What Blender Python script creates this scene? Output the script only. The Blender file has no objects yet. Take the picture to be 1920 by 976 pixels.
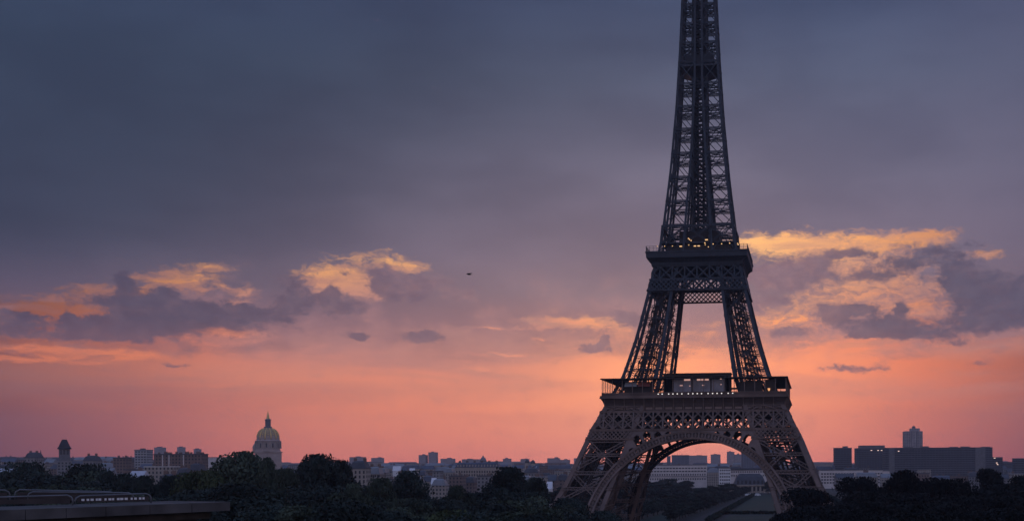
import bpy, math, random
import numpy as np
from mathutils import Vector, Matrix

R_ = math.radians
rng = random.Random(11)
nrng = np.random.default_rng(5)
SC = bpy.context.scene
COL = SC.collection

# ------------------------------------------------------------------ camera
F, PX0, HY, CAMZ = 2250.0, 1275.0, 870.0, 30.0      # focal length and principal point in pixels of a 1920 px wide frame
ROLL = R_(0.3)
cr, sr = math.cos(ROLL), math.sin(ROLL)
cam_d = bpy.data.cameras.new('camera')
cam = bpy.data.objects.new('camera', cam_d)
COL.objects.link(cam)
cam_d.sensor_width = 36.0
cam_d.lens = F / 1920 * 36
cam_d.shift_x = (960 - PX0) / 1920
cam_d.shift_y = (HY - 488) / 1920
cam_d.clip_start = 0.5
cam_d.clip_end = 30000
cam.matrix_world = Matrix.Translation((0, 0, CAMZ)) @ Matrix.Rotation(R_(90), 4, 'X') @ Matrix.Rotation(-ROLL, 4, 'Z')
SC.camera = cam


def at(px, py, Y):
    """world point seen at pixel (px, py) of the 1920x976 photograph at distance Y"""
    dx, dy = px - PX0, py - HY
    x, y = cr * dx - sr * dy, sr * dx + cr * dy
    return Vector((x / F * Y, Y, CAMZ - y / F * Y))


def azel(px, py):
    p = at(px, py, 1.0) - Vector((0, 0, CAMZ))
    return math.degrees(math.atan2(p.x, p.y)), math.degrees(math.asin(p.z / p.length))


def lin(c):
    return tuple((v / 255 / 12.92 if v / 255 <= .04045 else ((v / 255 + .055) / 1.055) ** 2.4) for v in c)   # sRGB to linear; above 255 is brighter than white


# ------------------------------------------------------------------ world: dusk sky with a cloud deck
W = bpy.data.worlds.new('World')
SC.world = W
W.use_nodes = True
nt = W.node_tree
nt.nodes.clear()


def N(kind, **kw):
    n = nt.nodes.new(kind)
    for k, v in kw.items():
        setattr(n, k, v)
    return n


def L(a, b):
    nt.links.new(a, b)


def setin(sock, v):
    if hasattr(v, 'is_output') or isinstance(v, bpy.types.NodeSocket):
        L(v, sock)
    else:
        sock.default_value = v


def M(op, a, b=None, c=None, clamp=False):
    n = N('ShaderNodeMath', operation=op, use_clamp=clamp)
    setin(n.inputs[0], a)
    if b is not None: setin(n.inputs[1], b)
    if c is not None: setin(n.inputs[2], c)
    return n.outputs[0]


def VM(op, a, b=None, c=None):
    n = N('ShaderNodeVectorMath', operation=op)
    setin(n.inputs[0], a)
    if b is not None: setin(n.inputs[1], b)
    if c is not None: setin(n.inputs[2], c)
    return n.outputs['Value'] if op in ('LENGTH', 'DOT_PRODUCT') else n.outputs['Vector']


def MIX(fac, a, b, blend='MIX'):
    n = N('ShaderNodeMix', data_type='RGBA', blend_type=blend)
    setin(n.inputs['Factor'], fac)
    for s, v in ((n.inputs[6], a), (n.inputs[7], b)):
        if isinstance(v, tuple): s.default_value = (*v, 1)
        else: L(v, s)
    return n.outputs[2]


def SMOOTH(v, lo, hi):
    n = N('ShaderNodeMapRange', interpolation_type='SMOOTHSTEP')
    setin(n.inputs[0], v)
    setin(n.inputs[1], lo); setin(n.inputs[2], hi)
    return n.outputs[0]


def RAMP(v, lo, hi, stops):
    """colour over v from lo to hi, stops = [(v, srgb)]"""
    m = N('ShaderNodeMapRange'); setin(m.inputs[0], v)
    m.inputs[1].default_value, m.inputs[2].default_value = lo, hi
    r = N('ShaderNodeValToRGB'); L(m.outputs[0], r.inputs[0])
    r.color_ramp.interpolation = 'EASE' if False else 'LINEAR'
    e = r.color_ramp.elements
    stops = sorted(stops, key=lambda s: s[0])
    while len(e) < len(stops): e.new(0.5)
    for k, (p, c) in enumerate(stops):
        e[k].position = min(1, max(0, (p - lo) / (hi - lo)))
        e[k].color = (*lin(c), 1) if isinstance(c, tuple) else (c, c, c, 1)
    return r.outputs[0]


tc = N('ShaderNodeTexCoord')
sep = N('ShaderNodeSeparateXYZ'); L(tc.outputs['Generated'], sep.inputs[0])
sx, sy, sz = sep.outputs
RAD = 180 / math.pi
az = M('MULTIPLY', M('ARCTAN2', sx, sy), RAD)
el = M('MULTIPLY', M('ARCSINE', sz), RAD)
cmb = N('ShaderNodeCombineXYZ'); L(az, cmb.inputs[0]); L(el, cmb.inputs[1])
P0 = cmb.outputs[0]


def NOISE(scale, stretch, detail=7, rough=.58, off=0.0, dist=0.0, vec=None):
    v = VM('MULTIPLY_ADD', vec or P0, (stretch[0], stretch[1], 1), (off, off * .7, off * 1.3))
    n = N('ShaderNodeTexNoise', noise_dimensions='2D')
    L(v, n.inputs['Vector'])
    n.inputs['Scale'].default_value = scale
    n.inputs['Detail'].default_value = detail
    n.inputs['Roughness'].default_value = rough
    n.inputs['Distortion'].default_value = dist
    return n.outputs[0], n.outputs[1]


def BLOBS(vec, lst):
    """sum of soft elliptical patches, each (px, py, rx, ry, weight) as it stands in the sky"""
    tot = None
    for px, py, rx, ry, w in lst:
        a, e = azel(px, py)
        ka, ke = 1 / (rx / 39.3), 1 / (ry / 39.3)
        v = VM('MULTIPLY_ADD', vec, (ka, ke, 0), (-a * ka, -e * ke, 0))
        d2 = VM('DOT_PRODUCT', v, v)
        g = M('POWER', math.e, M('MULTIPLY', d2, -1.0))
        tot = M('MULTIPLY', g, w) if tot is None else M('MULTIPLY_ADD', g, w, tot)
    return tot


# a small wobble of the direction gives every cloud a ragged edge
_, wob = NOISE(1.0, (.9, 1.6), 5, .6, 3.1)
Pw = VM('MULTIPLY_ADD', wob, (1.0, .6, 0), VM('ADD', P0, (-.5, -.3, 0)))
nA, _ = NOISE(1.0, (.30, .95), 8, .58, 11.0, .3)
nB, _ = NOISE(1.0, (.75, 1.25), 8, .62, 27.0, .2)
nC, _ = NOISE(1.0, (.055, .30), 5, .5, 5.0)       # long soft streaks


def E_(y):                                        # elevation of an image row, for the ramps below
    return azel(1275, y)[1]


clear = RAMP(el, -2, 24, [(E_(950), (220, 120, 100)), (E_(868), (276, 162, 138)), (E_(845), (282, 168, 138)), (E_(800), (294, 178, 136)), (E_(740), (296, 180, 130)), (E_(690), (292, 178, 126)),
                          (E_(640), (284, 172, 120)), (E_(600), (268, 176, 116)), (E_(555), (272, 196, 120)), (E_(500), (278, 214, 130)), (E_(430), (270, 198, 130)), (E_(200), (200, 150, 130))])
tint = RAMP(az, -60, 60, [(-60, (70, 66, 86)), (-30, (122, 112, 138)), (-25, (166, 150, 168)), (-21, (206, 188, 194)), (-17, (228, 212, 212)), (-9, (242, 230, 229)), (-3, (255, 255, 255)), (2.5, (255, 255, 255)),
                          (7, (246, 232, 230)), (11, (216, 194, 200)), (16.5, (158, 142, 164)), (60, (80, 76, 96))])
clear = MIX(1.0, clear, tint, 'MULTIPLY')
# soft mauve veils low in the sky
nV, _ = NOISE(1.0, (.075, .55), 6, .55, 91.0, .4)
clear = MIX(M('MULTIPLY', SMOOTH(nV, .42, .70), M('MULTIPLY', SMOOTH(el, E_(840), E_(660)), .62)), clear, MIX(SMOOTH(az, -26, -2), lin((134, 92, 104)), lin((206, 138, 128))))
clear = MIX(M('MULTIPLY', M('MULTIPLY', SMOOTH(el, E_(770), E_(610)), SMOOTH(el, E_(500), E_(590))), SMOOTH(M('ABSOLUTE', M('ADD', az, 13.0)), 12, 4)), clear, lin((182, 130, 130)))

deckL = RAMP(el, 0, 24, [(E_(800), (150, 92, 92)), (E_(680), (134, 92, 100)), (E_(620), (106, 84, 102)), (E_(560), (84, 77, 101)), (E_(510), (68, 71, 96)), (E_(460), (54, 64, 89)), (E_(330), (47, 60, 85)), (E_(150), (49, 65, 91)), (E_(0), (50, 66, 97))])
deckR = RAMP(el, 0, 24, [(E_(800), (214, 128, 116)), (E_(660), (194, 132, 128)), (E_(610), (168, 125, 134)), (E_(550), (138, 117, 134)), (E_(480), (122, 111, 134)), (E_(400), (114, 109, 134)), (E_(330), (107, 107, 133)), (E_(150), (84, 95, 124)), (E_(0), (66, 82, 116))])
sideR = SMOOTH(M('ADD', M('ADD', az, M('MULTIPLY', el, -1.2)), M('MULTIPLY', M('SUBTRACT', nC, .5), 10)), -42, -12)
deck = MIX(sideR, deckL, deckR)
deck = MIX(M('MULTIPLY', SMOOTH(az, 6, 18), .30), deck, lin((86, 80, 106)))
# soft light and dark bellies in the deck
nD, _ = NOISE(1.0, (.10, .26), 5, .5, 41.0)
nG, _ = NOISE(1.0, (.40, .60), 6, .55, 77.0)
deck = MIX(1.0, deck, MIX(SMOOTH(nD, .3, .7), lin((226, 228, 232)), lin((255, 254, 252))), 'MULTIPLY')
deck = MIX(M('MULTIPLY', SMOOTH(nG, .46, .70), M('MULTIPLY', M('MULTIPLY', SMOOTH(az, -27, -20), SMOOTH(el, E_(490), E_(580))), .36)), deck, lin((186, 134, 134)))

gaps = BLOBS(Pw, [
    (618, 520, 52, 27, 1.2), (660, 528, 52, 27, .9), (700, 545, 40, 17, .8), (745, 496, 50, 14, 1.1), (660, 480, 60, 10, .4), (715, 470, 32, 9, .5), (775, 504, 20, 10, .6), (600, 556, 16, 20, .6), (720, 556, 18, 13, .6),
    (190, 545, 60, 9, 1.1), (120, 562, 66, 9, .9), (66, 577, 76, 9, 1.0), (110, 582, 40, 8, .6), (270, 546, 20, 8, .9), (300, 524, 50, 9, .9), (350, 518, 46, 13, .8), (395, 500, 46, 9, .7), (365, 540, 34, 8, .7), (300, 510, 200, 40, .18),
    (95, 604, 50, 18, .9), (150, 598, 28, 20, .7), (205, 580, 44, 10, .7), (462, 548, 22, 13, .9), (440, 572, 14, 18, .8), (425, 537, 22, 8, .6), (45, 624, 30, 8, .6), (100, 590, 170, 34, .2),
    (60, 636, 90, 9, .6), (110, 628, 60, 5, .5), (420, 624, 70, 12, .9), (360, 632, 50, 10, .8), (1060, 602, 80, 11, 1.1), (1100, 608, 60, 9, .9), (1000, 616, 60, 8, .5), (900, 614, 50, 5, .5), (545, 608, 40, 8, .4),
    (1500, 462, 140, 26, 1.0), (1630, 490, 140, 40, .8), (1640, 545, 130, 34, .85), (1560, 575, 150, 26, .5), (1700, 448, 90, 14, 1.0), (1450, 452, 90, 17, .7), (1740, 590, 60, 36, .8), (1750, 441, 30, 10, .6), (1470, 602, 80, 18, .8), (1855, 477, 40, 8, 1.0), (1900, 588, 26, 8, .5)])
cover = SMOOTH(M('ADD', el, M('MULTIPLY', M('SUBTRACT', nA, .5), 4.2)), E_(690), E_(580))
nH, _ = NOISE(1.0, (1.5, 4.2), 7, .62, 171.0, .5, Pw)      # fine ragged shreds
nS, _ = NOISE(1.0, (.42, 2.6), 6, .6, 201.0, .6)            # thin flat layers
nB2 = M('SUBTRACT', nB, .5); nH2 = M('SUBTRACT', nH, .5)
Fd = M('SUBTRACT', M('ADD', cover, M('ADD', M('MULTIPLY', nB2, 1.0), M('MULTIPLY', M('MULTIPLY', nH2, M('MULTIPLY_ADD', SMOOTH(gaps, .08, .45), 1.25, .5)), SMOOTH(cover, .05, .6)))), M('MULTIPLY', gaps, .95))
Fd = M('ADD', Fd, M('MULTIPLY', SMOOTH(el, E_(440), E_(380)), .7))
aD = M('POWER', SMOOTH(M('ADD', Fd, M('MULTIPLY', SMOOTH(el, E_(600), E_(700)), -.25)), -.22, .80), .62)
sky = MIX(aD, clear, deck)
# half transparent sheets of cloud hanging in the openings
sheets = M('MULTIPLY', SMOOTH(nS, .40, .62), M('MULTIPLY', SMOOTH(el, E_(690), E_(610)), SMOOTH(el, E_(390), E_(450))))
sheets = M('MULTIPLY', sheets, M('MULTIPLY_ADD', SMOOTH(gaps, .8, 1.4), -.55, 1.0))
sky = MIX(M('MULTIPLY', sheets, M('MULTIPLY', M('SUBTRACT', 1.0, aD), .80)), sky, MIX(SMOOTH(az, -24, -4), lin((150, 106, 110)), lin((186, 136, 128))))
# bright thin cloud lit from beneath, in the low part of the sky
streak = M('MULTIPLY', SMOOTH(nC, .50, .70), SMOOTH(M('ABSOLUTE', M('SUBTRACT', el, 4.6)), 3.6, .4))
sky = MIX(M('MULTIPLY', streak, .22), sky, lin((216, 146, 124)))

cumul = BLOBS(Pw, [
    (1808, 524, 36, 26, 1.2), (1850, 545, 66, 34, 1.2), (1900, 560, 50, 26, .8), (1880, 600, 120, 22, 1.2), (1785, 508, 20, 14, .7), (1926, 525, 18, 22, .8), (1650, 610, 80, 17, 1.2), (1612, 578, 36, 12, 1.0), (1556, 586, 28, 18, 1.2), (1692, 577, 15, 14, 1.1),
    (1710, 626, 90, 10, 1.0), (1455, 518, 66, 30, 1.25), (1528, 502, 32, 26, 1.15), (1580, 472, 42, 11, 1.1), (1640, 516, 70, 12, 1.0), (1480, 622, 44, 10, 1.1), (1750, 470, 90, 18, .8), (1700, 492, 70, 11, .7), (1430, 570, 70, 16, .8), (1660, 540, 50, 5, .4), (1790, 640, 40, 8, .6),
    (1165, 590, 32, 17, 1.0), (1195, 602, 30, 15, .8), (1112, 652, 26, 10, 1.1), (1132, 638, 11, 14, 1.0), (772, 633, 48, 10, .85), (806, 627, 18, 12, .85), (672, 630, 28, 7, .85), (1590, 690, 90, 7, .7),
    (262, 575, 60, 30, 1.1), (340, 592, 80, 32, 1.1), (236, 540, 16, 26, 1.1), (120, 632, 110, 9, .8), (210, 614, 120, 16, 1.0), (470, 596, 60, 24, .9), (550, 555, 34, 40, 1.0), (622, 558, 15, 20, 1.2), (645, 575, 50, 20, .8),
    (752, 540, 56, 24, 1.1), (722, 514, 20, 18, 1.1), (320, 683, 30, 5, .8), (60, 664, 40, 4, .7), (1835, 682, 40, 5, .6), (650, 514, 12, 8, .7), (20, 604, 40, 20, .7), (320, 546, 14, 12, .9), (130, 600, 10, 20, .7), (860, 545, 120, 22, .4), (180, 568, 60, 7, .6), (60, 590, 40, 4, .5)])
nF, _ = NOISE(1.0, (1.1, 1.7), 9, .66, 133.0, .2)
nK, _ = NOISE(1.0, (3.6, 4.6), 6, .62, 311.0, .2)
Gc = M('ADD', cumul, M('ADD', M('MULTIPLY', M('SUBTRACT', nF, .5), 1.25), M('ADD', M('MULTIPLY', M('SUBTRACT', nB, .5), .4), M('MULTIPLY', M('SUBTRACT', nK, .5), .55))))
soft = M('MULTIPLY_ADD', SMOOTH(nA, .35, .65), .40, .68)
aC = SMOOTH(Gc, .22, soft)
cumC = MIX(SMOOTH(az, -24, -5), lin((84, 77, 101)), lin((136, 112, 130)))
cumC = MIX(SMOOTH(az, 4, 11), cumC, lin((84, 83, 110)))
nE, _ = NOISE(1.0, (.9, 1.5), 6, .6, 63.0)
cumC = MIX(M('MULTIPLY', SMOOTH(nE, .45, .75), M('MULTIPLY_ADD', SMOOTH(M('ABSOLUTE', M('ADD', az, 4.0)), 6, 15), -.20, .30)), cumC, lin((186, 134, 130)))
cumC = MIX(1.0, cumC, MIX(SMOOTH(nF, .3, .7), lin((255, 252, 250)), lin((226, 224, 232))), 'MULTIPLY')
# the flat undersides are warmer, near the glow
cumC = MIX(M('MULTIPLY', SMOOTH(el, E_(610), E_(690)), .30), cumC, lin((176, 122, 124)))
sky = MIX(M('MULTIPLY', aC, .92), sky, cumC)

# glowing streaks below the cloud bank
glow = BLOBS(Pw, [(60, 652, 110, 8, .9), (245, 668, 70, 10, 1.0), (30, 672, 60, 8, .8), (130, 676, 60, 8, .6), (420, 622, 60, 10, .7), (980, 664, 130, 4, .6), (900, 690, 120, 5, .5), (1010, 635, 24, 4, .6), (920, 617, 30, 4, .6), (1080, 604, 60, 8, .5), (1480, 602, 50, 8, .4)])
glow = M('MULTIPLY', SMOOTH(glow, .15, .95), SMOOTH(nS, .66, .42))
sky = MIX(M('MULTIPLY', glow, .75), sky, MIX(SMOOTH(az, -28, -8), lin((240, 132, 88)), lin((284, 176, 128))))

# unseen sky behind and overhead, rosy below blue, brightened to light the scene
back = RAMP(el, -10, 70, [(-10, (80, 80, 96)), (0, (150, 134, 150)), (9, (186, 164, 176)), (18, (160, 160, 186)), (32, (128, 146, 192)), (70, (106, 132, 190))])
bf = SMOOTH(M('ABSOLUTE', az), 36, 80)
up = SMOOTH(el, 24, 44)
sky = MIX(M('MAXIMUM', bf, up), sky, back)
sky = MIX(SMOOTH(el, -1.5, -6), sky, lin((60, 54, 66)))

SUN_EL, SUN_AZ = 2.5, -1.5
nish = N('ShaderNodeTexSky', sky_type='NISHITA')
nish.sun_disc = False
nish.sun_elevation = R_(SUN_EL)
nish.sun_rotation = R_(SUN_AZ)
nish.dust_density = 3.0
bg1 = N('ShaderNodeBackground'); L(sky, bg1.inputs[0]); bg1.inputs[1].default_value = 1.0
bg2 = N('ShaderNodeBackground'); L(nish.outputs[0], bg2.inputs[0]); bg2.inputs[1].default_value = 0.004
addn = N('ShaderNodeAddShader'); L(bg1.outputs[0], addn.inputs[0]); L(bg2.outputs[0], addn.inputs[1])
wo = N('ShaderNodeOutputWorld'); L(addn.outputs[0], wo.inputs[0])

# ------------------------------------------------------------------ sun, veiled by the cloud bank
sun_d = bpy.data.lights.new('sun', 'SUN')
sun_d.energy = 0.12
sun_d.angle = R_(12)
sun_d.color = (1.0, .62, .42)
sun = bpy.data.objects.new('sun', sun_d); COL.objects.link(sun)
sdir = Vector((math.sin(R_(SUN_AZ)) * math.cos(R_(SUN_EL)), math.cos(R_(SUN_AZ)) * math.cos(R_(SUN_EL)), math.sin(R_(SUN_EL))))
sun.rotation_euler = sdir.to_track_quat('Z', 'Y').to_euler()
sun.location = (0, 3000, 900)

SC.view_settings.view_transform = 'Standard'
SC.view_settings.look = 'None'
SC.view_settings.exposure = 0.0
SC.view_settings.gamma = 1.0
SC.view_settings.use_curve_mapping = False
SC.cycles.use_denoising = True
SC.cycles.max_bounces = 4
SC.cycles.diffuse_bounces = 2
SC.cycles.glossy_bounces = 2
SC.cycles.transmission_bounces = 2
SC.cycles.transparent_max_bounces = 6
SC.cycles.volume_bounces = 0

# ------------------------------------------------------------------ materials


def mat(name, col, rough=.75, var=.25, scale=.35, metal=0.0, bump=0.0, coords='Object', spec=.3):
    m = bpy.data.materials.new(name); m.use_nodes = True
    t = m.node_tree; b = t.nodes['Principled BSDF']
    b.inputs['Roughness'].default_value = rough
    b.inputs['Metallic'].default_value = metal
    b.inputs['Specular IOR Level'].default_value = spec
    tcn = t.nodes.new('ShaderNodeTexCoord')
    nz = t.nodes.new('ShaderNodeTexNoise'); nz.inputs['Scale'].default_value = scale; nz.inputs['Detail'].default_value = 6
    t.links.new(tcn.outputs[coords], nz.inputs['Vector'])
    r = t.nodes.new('ShaderNodeValToRGB'); t.links.new(nz.outputs[0], r.inputs[0])
    r.color_ramp.elements[0].position, r.color_ramp.elements[1].position = .3, .7
    r.color_ramp.elements[0].color = (*[c * (1 - var) for c in col], 1)
    r.color_ramp.elements[1].color = (*[min(1, c * (1 + var)) for c in col], 1)
    t.links.new(r.outputs[0], b.inputs['Base Color'])
    if bump:
        bp = t.nodes.new('ShaderNodeBump'); bp.inputs['Strength'].default_value = bump; bp.inputs['Distance'].default_value = .1
        t.links.new(nz.outputs[0], bp.inputs['Height']); t.links.new(bp.outputs[0], b.inputs['Normal'])
    return m


def wall_mat(name, col, win=(.02, .024, .03), pw=2.8, ph=3.1, fw=.42, fh=.55, band=None):
    """masonry with a grid of window openings, laid out in metres on the wall"""
    m = mat(name, col, .85, .18, .12)
    t = m.node_tree; b = t.nodes['Principled BSDF']
    base = b.inputs['Base Color'].links[0].from_socket
    tcn = t.nodes.new('ShaderNodeTexCoord'); sp = t.nodes.new('ShaderNodeSeparateXYZ'); t.links.new(tcn.outputs['Object'], sp.inputs[0])

    def mm(op, a, bb):
        n = t.nodes.new('ShaderNodeMath'); n.operation = op
        for s, v in zip(n.inputs, (a, bb)):
            if isinstance(v, (int, float)): s.default_value = v
            else: t.links.new(v, s)
        return n.outputs[0]
    u = mm('FRACT', mm('DIVIDE', mm('ADD', sp.outputs[0], sp.outputs[1]), pw), 0)
    v = mm('FRACT', mm('DIVIDE', sp.outputs[2], ph), 0)
    mask = mm('MULTIPLY', mm('LESS_THAN', mm('ABSOLUTE', mm('SUBTRACT', u, .5), 0), fw / 2), mm('LESS_THAN', mm('ABSOLUTE', mm('SUBTRACT', v, .55), 0), fh / 2))
    geo = t.nodes.new('ShaderNodeNewGeometry'); sg = t.nodes.new('ShaderNodeSeparateXYZ'); t.links.new(geo.outputs['Normal'], sg.inputs[0])
    mask = mm('MULTIPLY', mask, mm('LESS_THAN', sg.outputs[2], .4))
    mx = t.nodes.new('ShaderNodeMix'); mx.data_type = 'RGBA'
    t.links.new(mask, mx.inputs['Factor']); t.links.new(base, mx.inputs[6]); mx.inputs[7].default_value = (*win, 1)
    t.links.new(mx.outputs[2], b.inputs['Base Color'])
    return m


def emit_mat(name, col, s):
    m = bpy.data.materials.new(name); m.use_nodes = True
    b = m.node_tree.nodes['Principled BSDF']
    b.inputs['Base Color'].default_value = (.5, .5, .5, 1)
    b.inputs['Emission Color'].default_value = (*col, 1)
    b.inputs['Emission Strength'].default_value = s
    return m


def leaf_mat(name, col, var=.6):
    m = mat(name, col, .85, var, .24, spec=.15)
    t = m.node_tree; b = t.nodes['Principled BSDF']
    oi = t.nodes.new('ShaderNodeObjectInfo')
    hv = t.nodes.new('ShaderNodeHueSaturation')
    mr = t.nodes.new('ShaderNodeMapRange'); t.links.new(oi.outputs['Random'], mr.inputs[0]); mr.inputs[3].default_value, mr.inputs[4].default_value = .65, 1.3
    src = b.inputs['Base Color'].links[0].from_socket
    t.links.new(src, hv.inputs['Color']); t.links.new(mr.outputs[0], hv.inputs['Value'])
    t.links.new(hv.outputs[0], b.inputs['Base Color'])
    return m


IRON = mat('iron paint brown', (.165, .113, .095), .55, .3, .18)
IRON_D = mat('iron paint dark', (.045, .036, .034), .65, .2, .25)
IRON_U = mat('iron dimmed upper', (.038, .047, .062), .6, .2, .25)  # dimmer, bluer light on the upper tower put into its colour
IRON_M = mat('iron shaded frieze', (.085, .062, .056), .6, .2, .3)  # shadow in the cove put into the frieze colour
DECKM = mat('deck plate', (.07, .06, .055), .7, .2, .3)
GLASS = mat('pavilion glass', (.21, .22, .27), .3, .3, .35, spec=.8)
GLASS_D = mat('window glass', (.025, .028, .035), .2, .2, .3, spec=.6)
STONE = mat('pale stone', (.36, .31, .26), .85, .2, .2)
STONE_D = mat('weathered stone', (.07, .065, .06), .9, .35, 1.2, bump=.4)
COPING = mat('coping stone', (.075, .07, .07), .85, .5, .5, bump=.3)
ZINC = mat('zinc roof', (.20, .21, .23), .55, .2, .2)
SLATE = mat('slate roof', (.06, .065, .08), .7, .25, .2)
SLATE_B = mat('blue slate roof', (.07, .085, .12), .6, .25, .2)
BRICK = mat('brown brick', (.17, .115, .095), .9, .2, .3)
GILT = mat('gilded lead', (.78, .52, .18), .5, .2, .4, metal=.15)
DOME = mat('dome lead and gold', (.36, .27, .16), .55, .25, .5)
STONE_L = mat('church stone', (.40, .31, .27), .85, .15, .2)
LEAD = mat('lead grey', (.14, .14, .15), .6, .2, .3)
WHITEP = mat('white paint', (.72, .72, .72), .6, .08, .4)
PALE = mat('pale render', (.62, .56, .53), .85, .12, .1)
RAILM = mat('grey metal', (.13, .135, .15), .5, .2, 1.5, metal=.2)
PANELM = mat('barrier panel', (.05, .04, .04), .7, .3, 1.0)
BARK = mat('bark', (.05, .04, .032), .9, .3, 1.5)
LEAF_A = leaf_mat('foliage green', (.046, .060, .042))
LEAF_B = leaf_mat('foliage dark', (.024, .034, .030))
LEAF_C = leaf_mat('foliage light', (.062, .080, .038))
LEAF_D = leaf_mat('foliage deep shade', (.006, .0075, .008))  # edge darkening of the view put into the leaf colour
AWN_G = mat('grey awning', (.30, .30, .32), .8, .1, .5)
AWN_R = mat('red awning', (.22, .07, .06), .8, .1, .5)
LAMP_W = emit_mat('white lamp', (1.0, .93, .88), 1.1)
LAMP_Y = emit_mat('warm lamp', (1.0, .55, .18), 1.1)
LAMP_O = emit_mat('orange lamp', (1.0, .42, .12), .9)
LAMP_S = emit_mat('soft interior lamp', (1.0, .52, .42), .55)
W_CREAM = wall_mat('cream wall', (.33, .29, .25))
W_GREY = wall_mat('grey wall', (.23, .22, .22), pw=3.2, ph=3.0)
W_BROWN = wall_mat('brown wall', (.19, .135, .115), pw=3.0, ph=3.0)
W_OFFICE = wall_mat('office wall', (.33, .33, .34), pw=3.6, ph=3.2, fw=.62, fh=.5)
W_TOWER = wall_mat('tower wall', (.36, .32, .32), pw=3.4, ph=3.0, fw=.5, fh=.45)
W_SLAB = wall_mat('slab wall', (.095, .10, .12), win=(.03, .033, .04), pw=4.2, ph=3.1, fw=.86, fh=.5)
W_BLUE = wall_mat('curtain wall', (.17, .185, .22), win=(.09, .10, .125), pw=3.0, ph=60, fw=.5, fh=.95)

# ------------------------------------------------------------------ mesh helpers


class MB:
    def __init__(s): s.v, s.f = [], []

    def add(s, vs, fs):
        o = len(s.v); s.v += [tuple(p) for p in vs]; s.f += [tuple(i + o for i in f) for f in fs]

    def box(s, x0, x1, y0, y1, z0, z1):
        s.add([(x0, y0, z0), (x1, y0, z0), (x1, y1, z0), (x0, y1, z0), (x0, y0, z1), (x1, y0, z1), (x1, y1, z1), (x0, y1, z1)],
              [(3, 2, 1, 0), (4, 5, 6, 7), (0, 1, 5, 4), (1, 2, 6, 5), (2, 3, 7, 6), (3, 0, 4, 7)])

    def frustum(s, a, za, b, zb, c=(0, 0)):
        """a, b = (x0,x1,y0,y1) rectangles at za, zb"""
        q = lambda r, z: [(r[0] + c[0], r[2] + c[1], z), (r[1] + c[0], r[2] + c[1], z), (r[1] + c[0], r[3] + c[1], z), (r[0] + c[0], r[3] + c[1], z)]
        s.add(q(a, za) + q(b, zb), [(3, 2, 1, 0), (4, 5, 6, 7), (0, 1, 5, 4), (1, 2, 6, 5), (2, 3, 7, 6), (3, 0, 4, 7)])

    def bar(s, p, q, w, h=None, n=(0, 0, 1)):
        p, q = Vector(p), Vector(q); d = q - p
        if d.length < 1e-6: return
        d.normalize(); n = Vector(n)
        a = d.cross(n)
        if a.length < 1e-4: a = d.cross(Vector((1, 0, 0)))
        a.normalize(); b = a.cross(d); h = h or w
        a, b = a * w / 2, b * h / 2
        vs = [p - a - b, p + a - b, p + a + b, p - a + b, q - a - b, q + a - b, q + a + b, q - a + b]
        s.add(vs, [(3, 2, 1, 0), (4, 5, 6, 7), (0, 1, 5, 4), (1, 2, 6, 5), (2, 3, 7, 6), (3, 0, 4, 7)])

    def lattice(s, p, q, w, rail, zig, n, step=None):
        """lattice beam lying in the plane with normal n: two rails and a zigzag web"""
        p, q, n = Vector(p), Vector(q), Vector(n).normalized()
        d = q - p; ln = d.length
        if ln < .3: return
        d.normalize(); a = d.cross(n).normalized() * (w / 2)
        s.bar(p - a, q - a, rail, rail, n); s.bar(p + a, q + a, rail, rail, n)
        k = max(2, int(ln / (step or w * 1.1)))
        for i in range(k):
            u, v = p + d * (ln * i / k), p + d * (ln * (i + 1) / k)
            sg = a if i % 2 else -a
            s.bar(u + sg, v - sg, zig, zig, n)

    def lathe(s, prof, n=24, cx=0, cy=0, ph=0.0):
        o = len(s.v)
        for r, z in prof:
            for k in range(n):
                t = 2 * math.pi * k / n + ph
                s.v.append((cx + r * math.cos(t), cy + r * math.sin(t), z))
        for i in range(len(prof) - 1):
            for k in range(n):
                a, b = o + i * n + k, o + i * n + (k + 1) % n
                s.f.append((a, b, b + n, a + n))
        s.f.append(tuple(o + k for k in reversed(range(n))))
        s.f.append(tuple(o + (len(prof) - 1) * n + k for k in range(n)))

    def tube(s, pts, r, n=6):
        pts = [Vector(p) for p in pts]
        o = len(s.v)
        for i, p in enumerate(pts):
            d = (pts[min(i + 1, len(pts) - 1)] - pts[max(i - 1, 0)]).normalized()
            a = d.cross(Vector((0, 0, 1)))
            if a.length < .05: a = d.cross(Vector((1, 0, 0)))
            a.normalize(); b = a.cross(d)
            rr = r[i] if isinstance(r, (list, tuple)) else r
            for k in range(n):
                t = 2 * math.pi * k / n
                s.v.append(tuple(p + a * rr * math.cos(t) + b * rr * math.sin(t)))
        for i in range(len(pts) - 1):
            for k in range(n):
                a, b = o + i * n + k, o + i * n + (k + 1) % n
                s.f.append((a, b, b + n, a + n))
        s.f.append(tuple(o + k for k in reversed(range(n)))); s.f.append(tuple(o + (len(pts) - 1) * n + k for k in range(n)))

    def mesh(s, name, m, smooth=False):
        me = bpy.data.meshes.new(name)
        me.from_pydata(s.v, [], s.f)
        me.materials.append(m)
        if smooth: me.polygons.foreach_set('use_smooth', [True] * len(me.polygons))
        me.update()
        return me

    def build(s, name, m, parent=None, smooth=False, loc=None):
        return link(name, s.mesh(name, m, smooth), parent, loc)


def link(name, me, parent=None, loc=None, rz=0.0):
    o = bpy.data.objects.new(name, me); COL.objects.link(o)
    if parent: o.parent = parent
    if loc is not None: o.location = loc
    if rz: o.rotation_euler.z = rz
    return o


def tag(o, label, cat, group=None):
    o['label'] = label; o['category'] = cat
    if group: o['group'] = group
    return o


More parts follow.
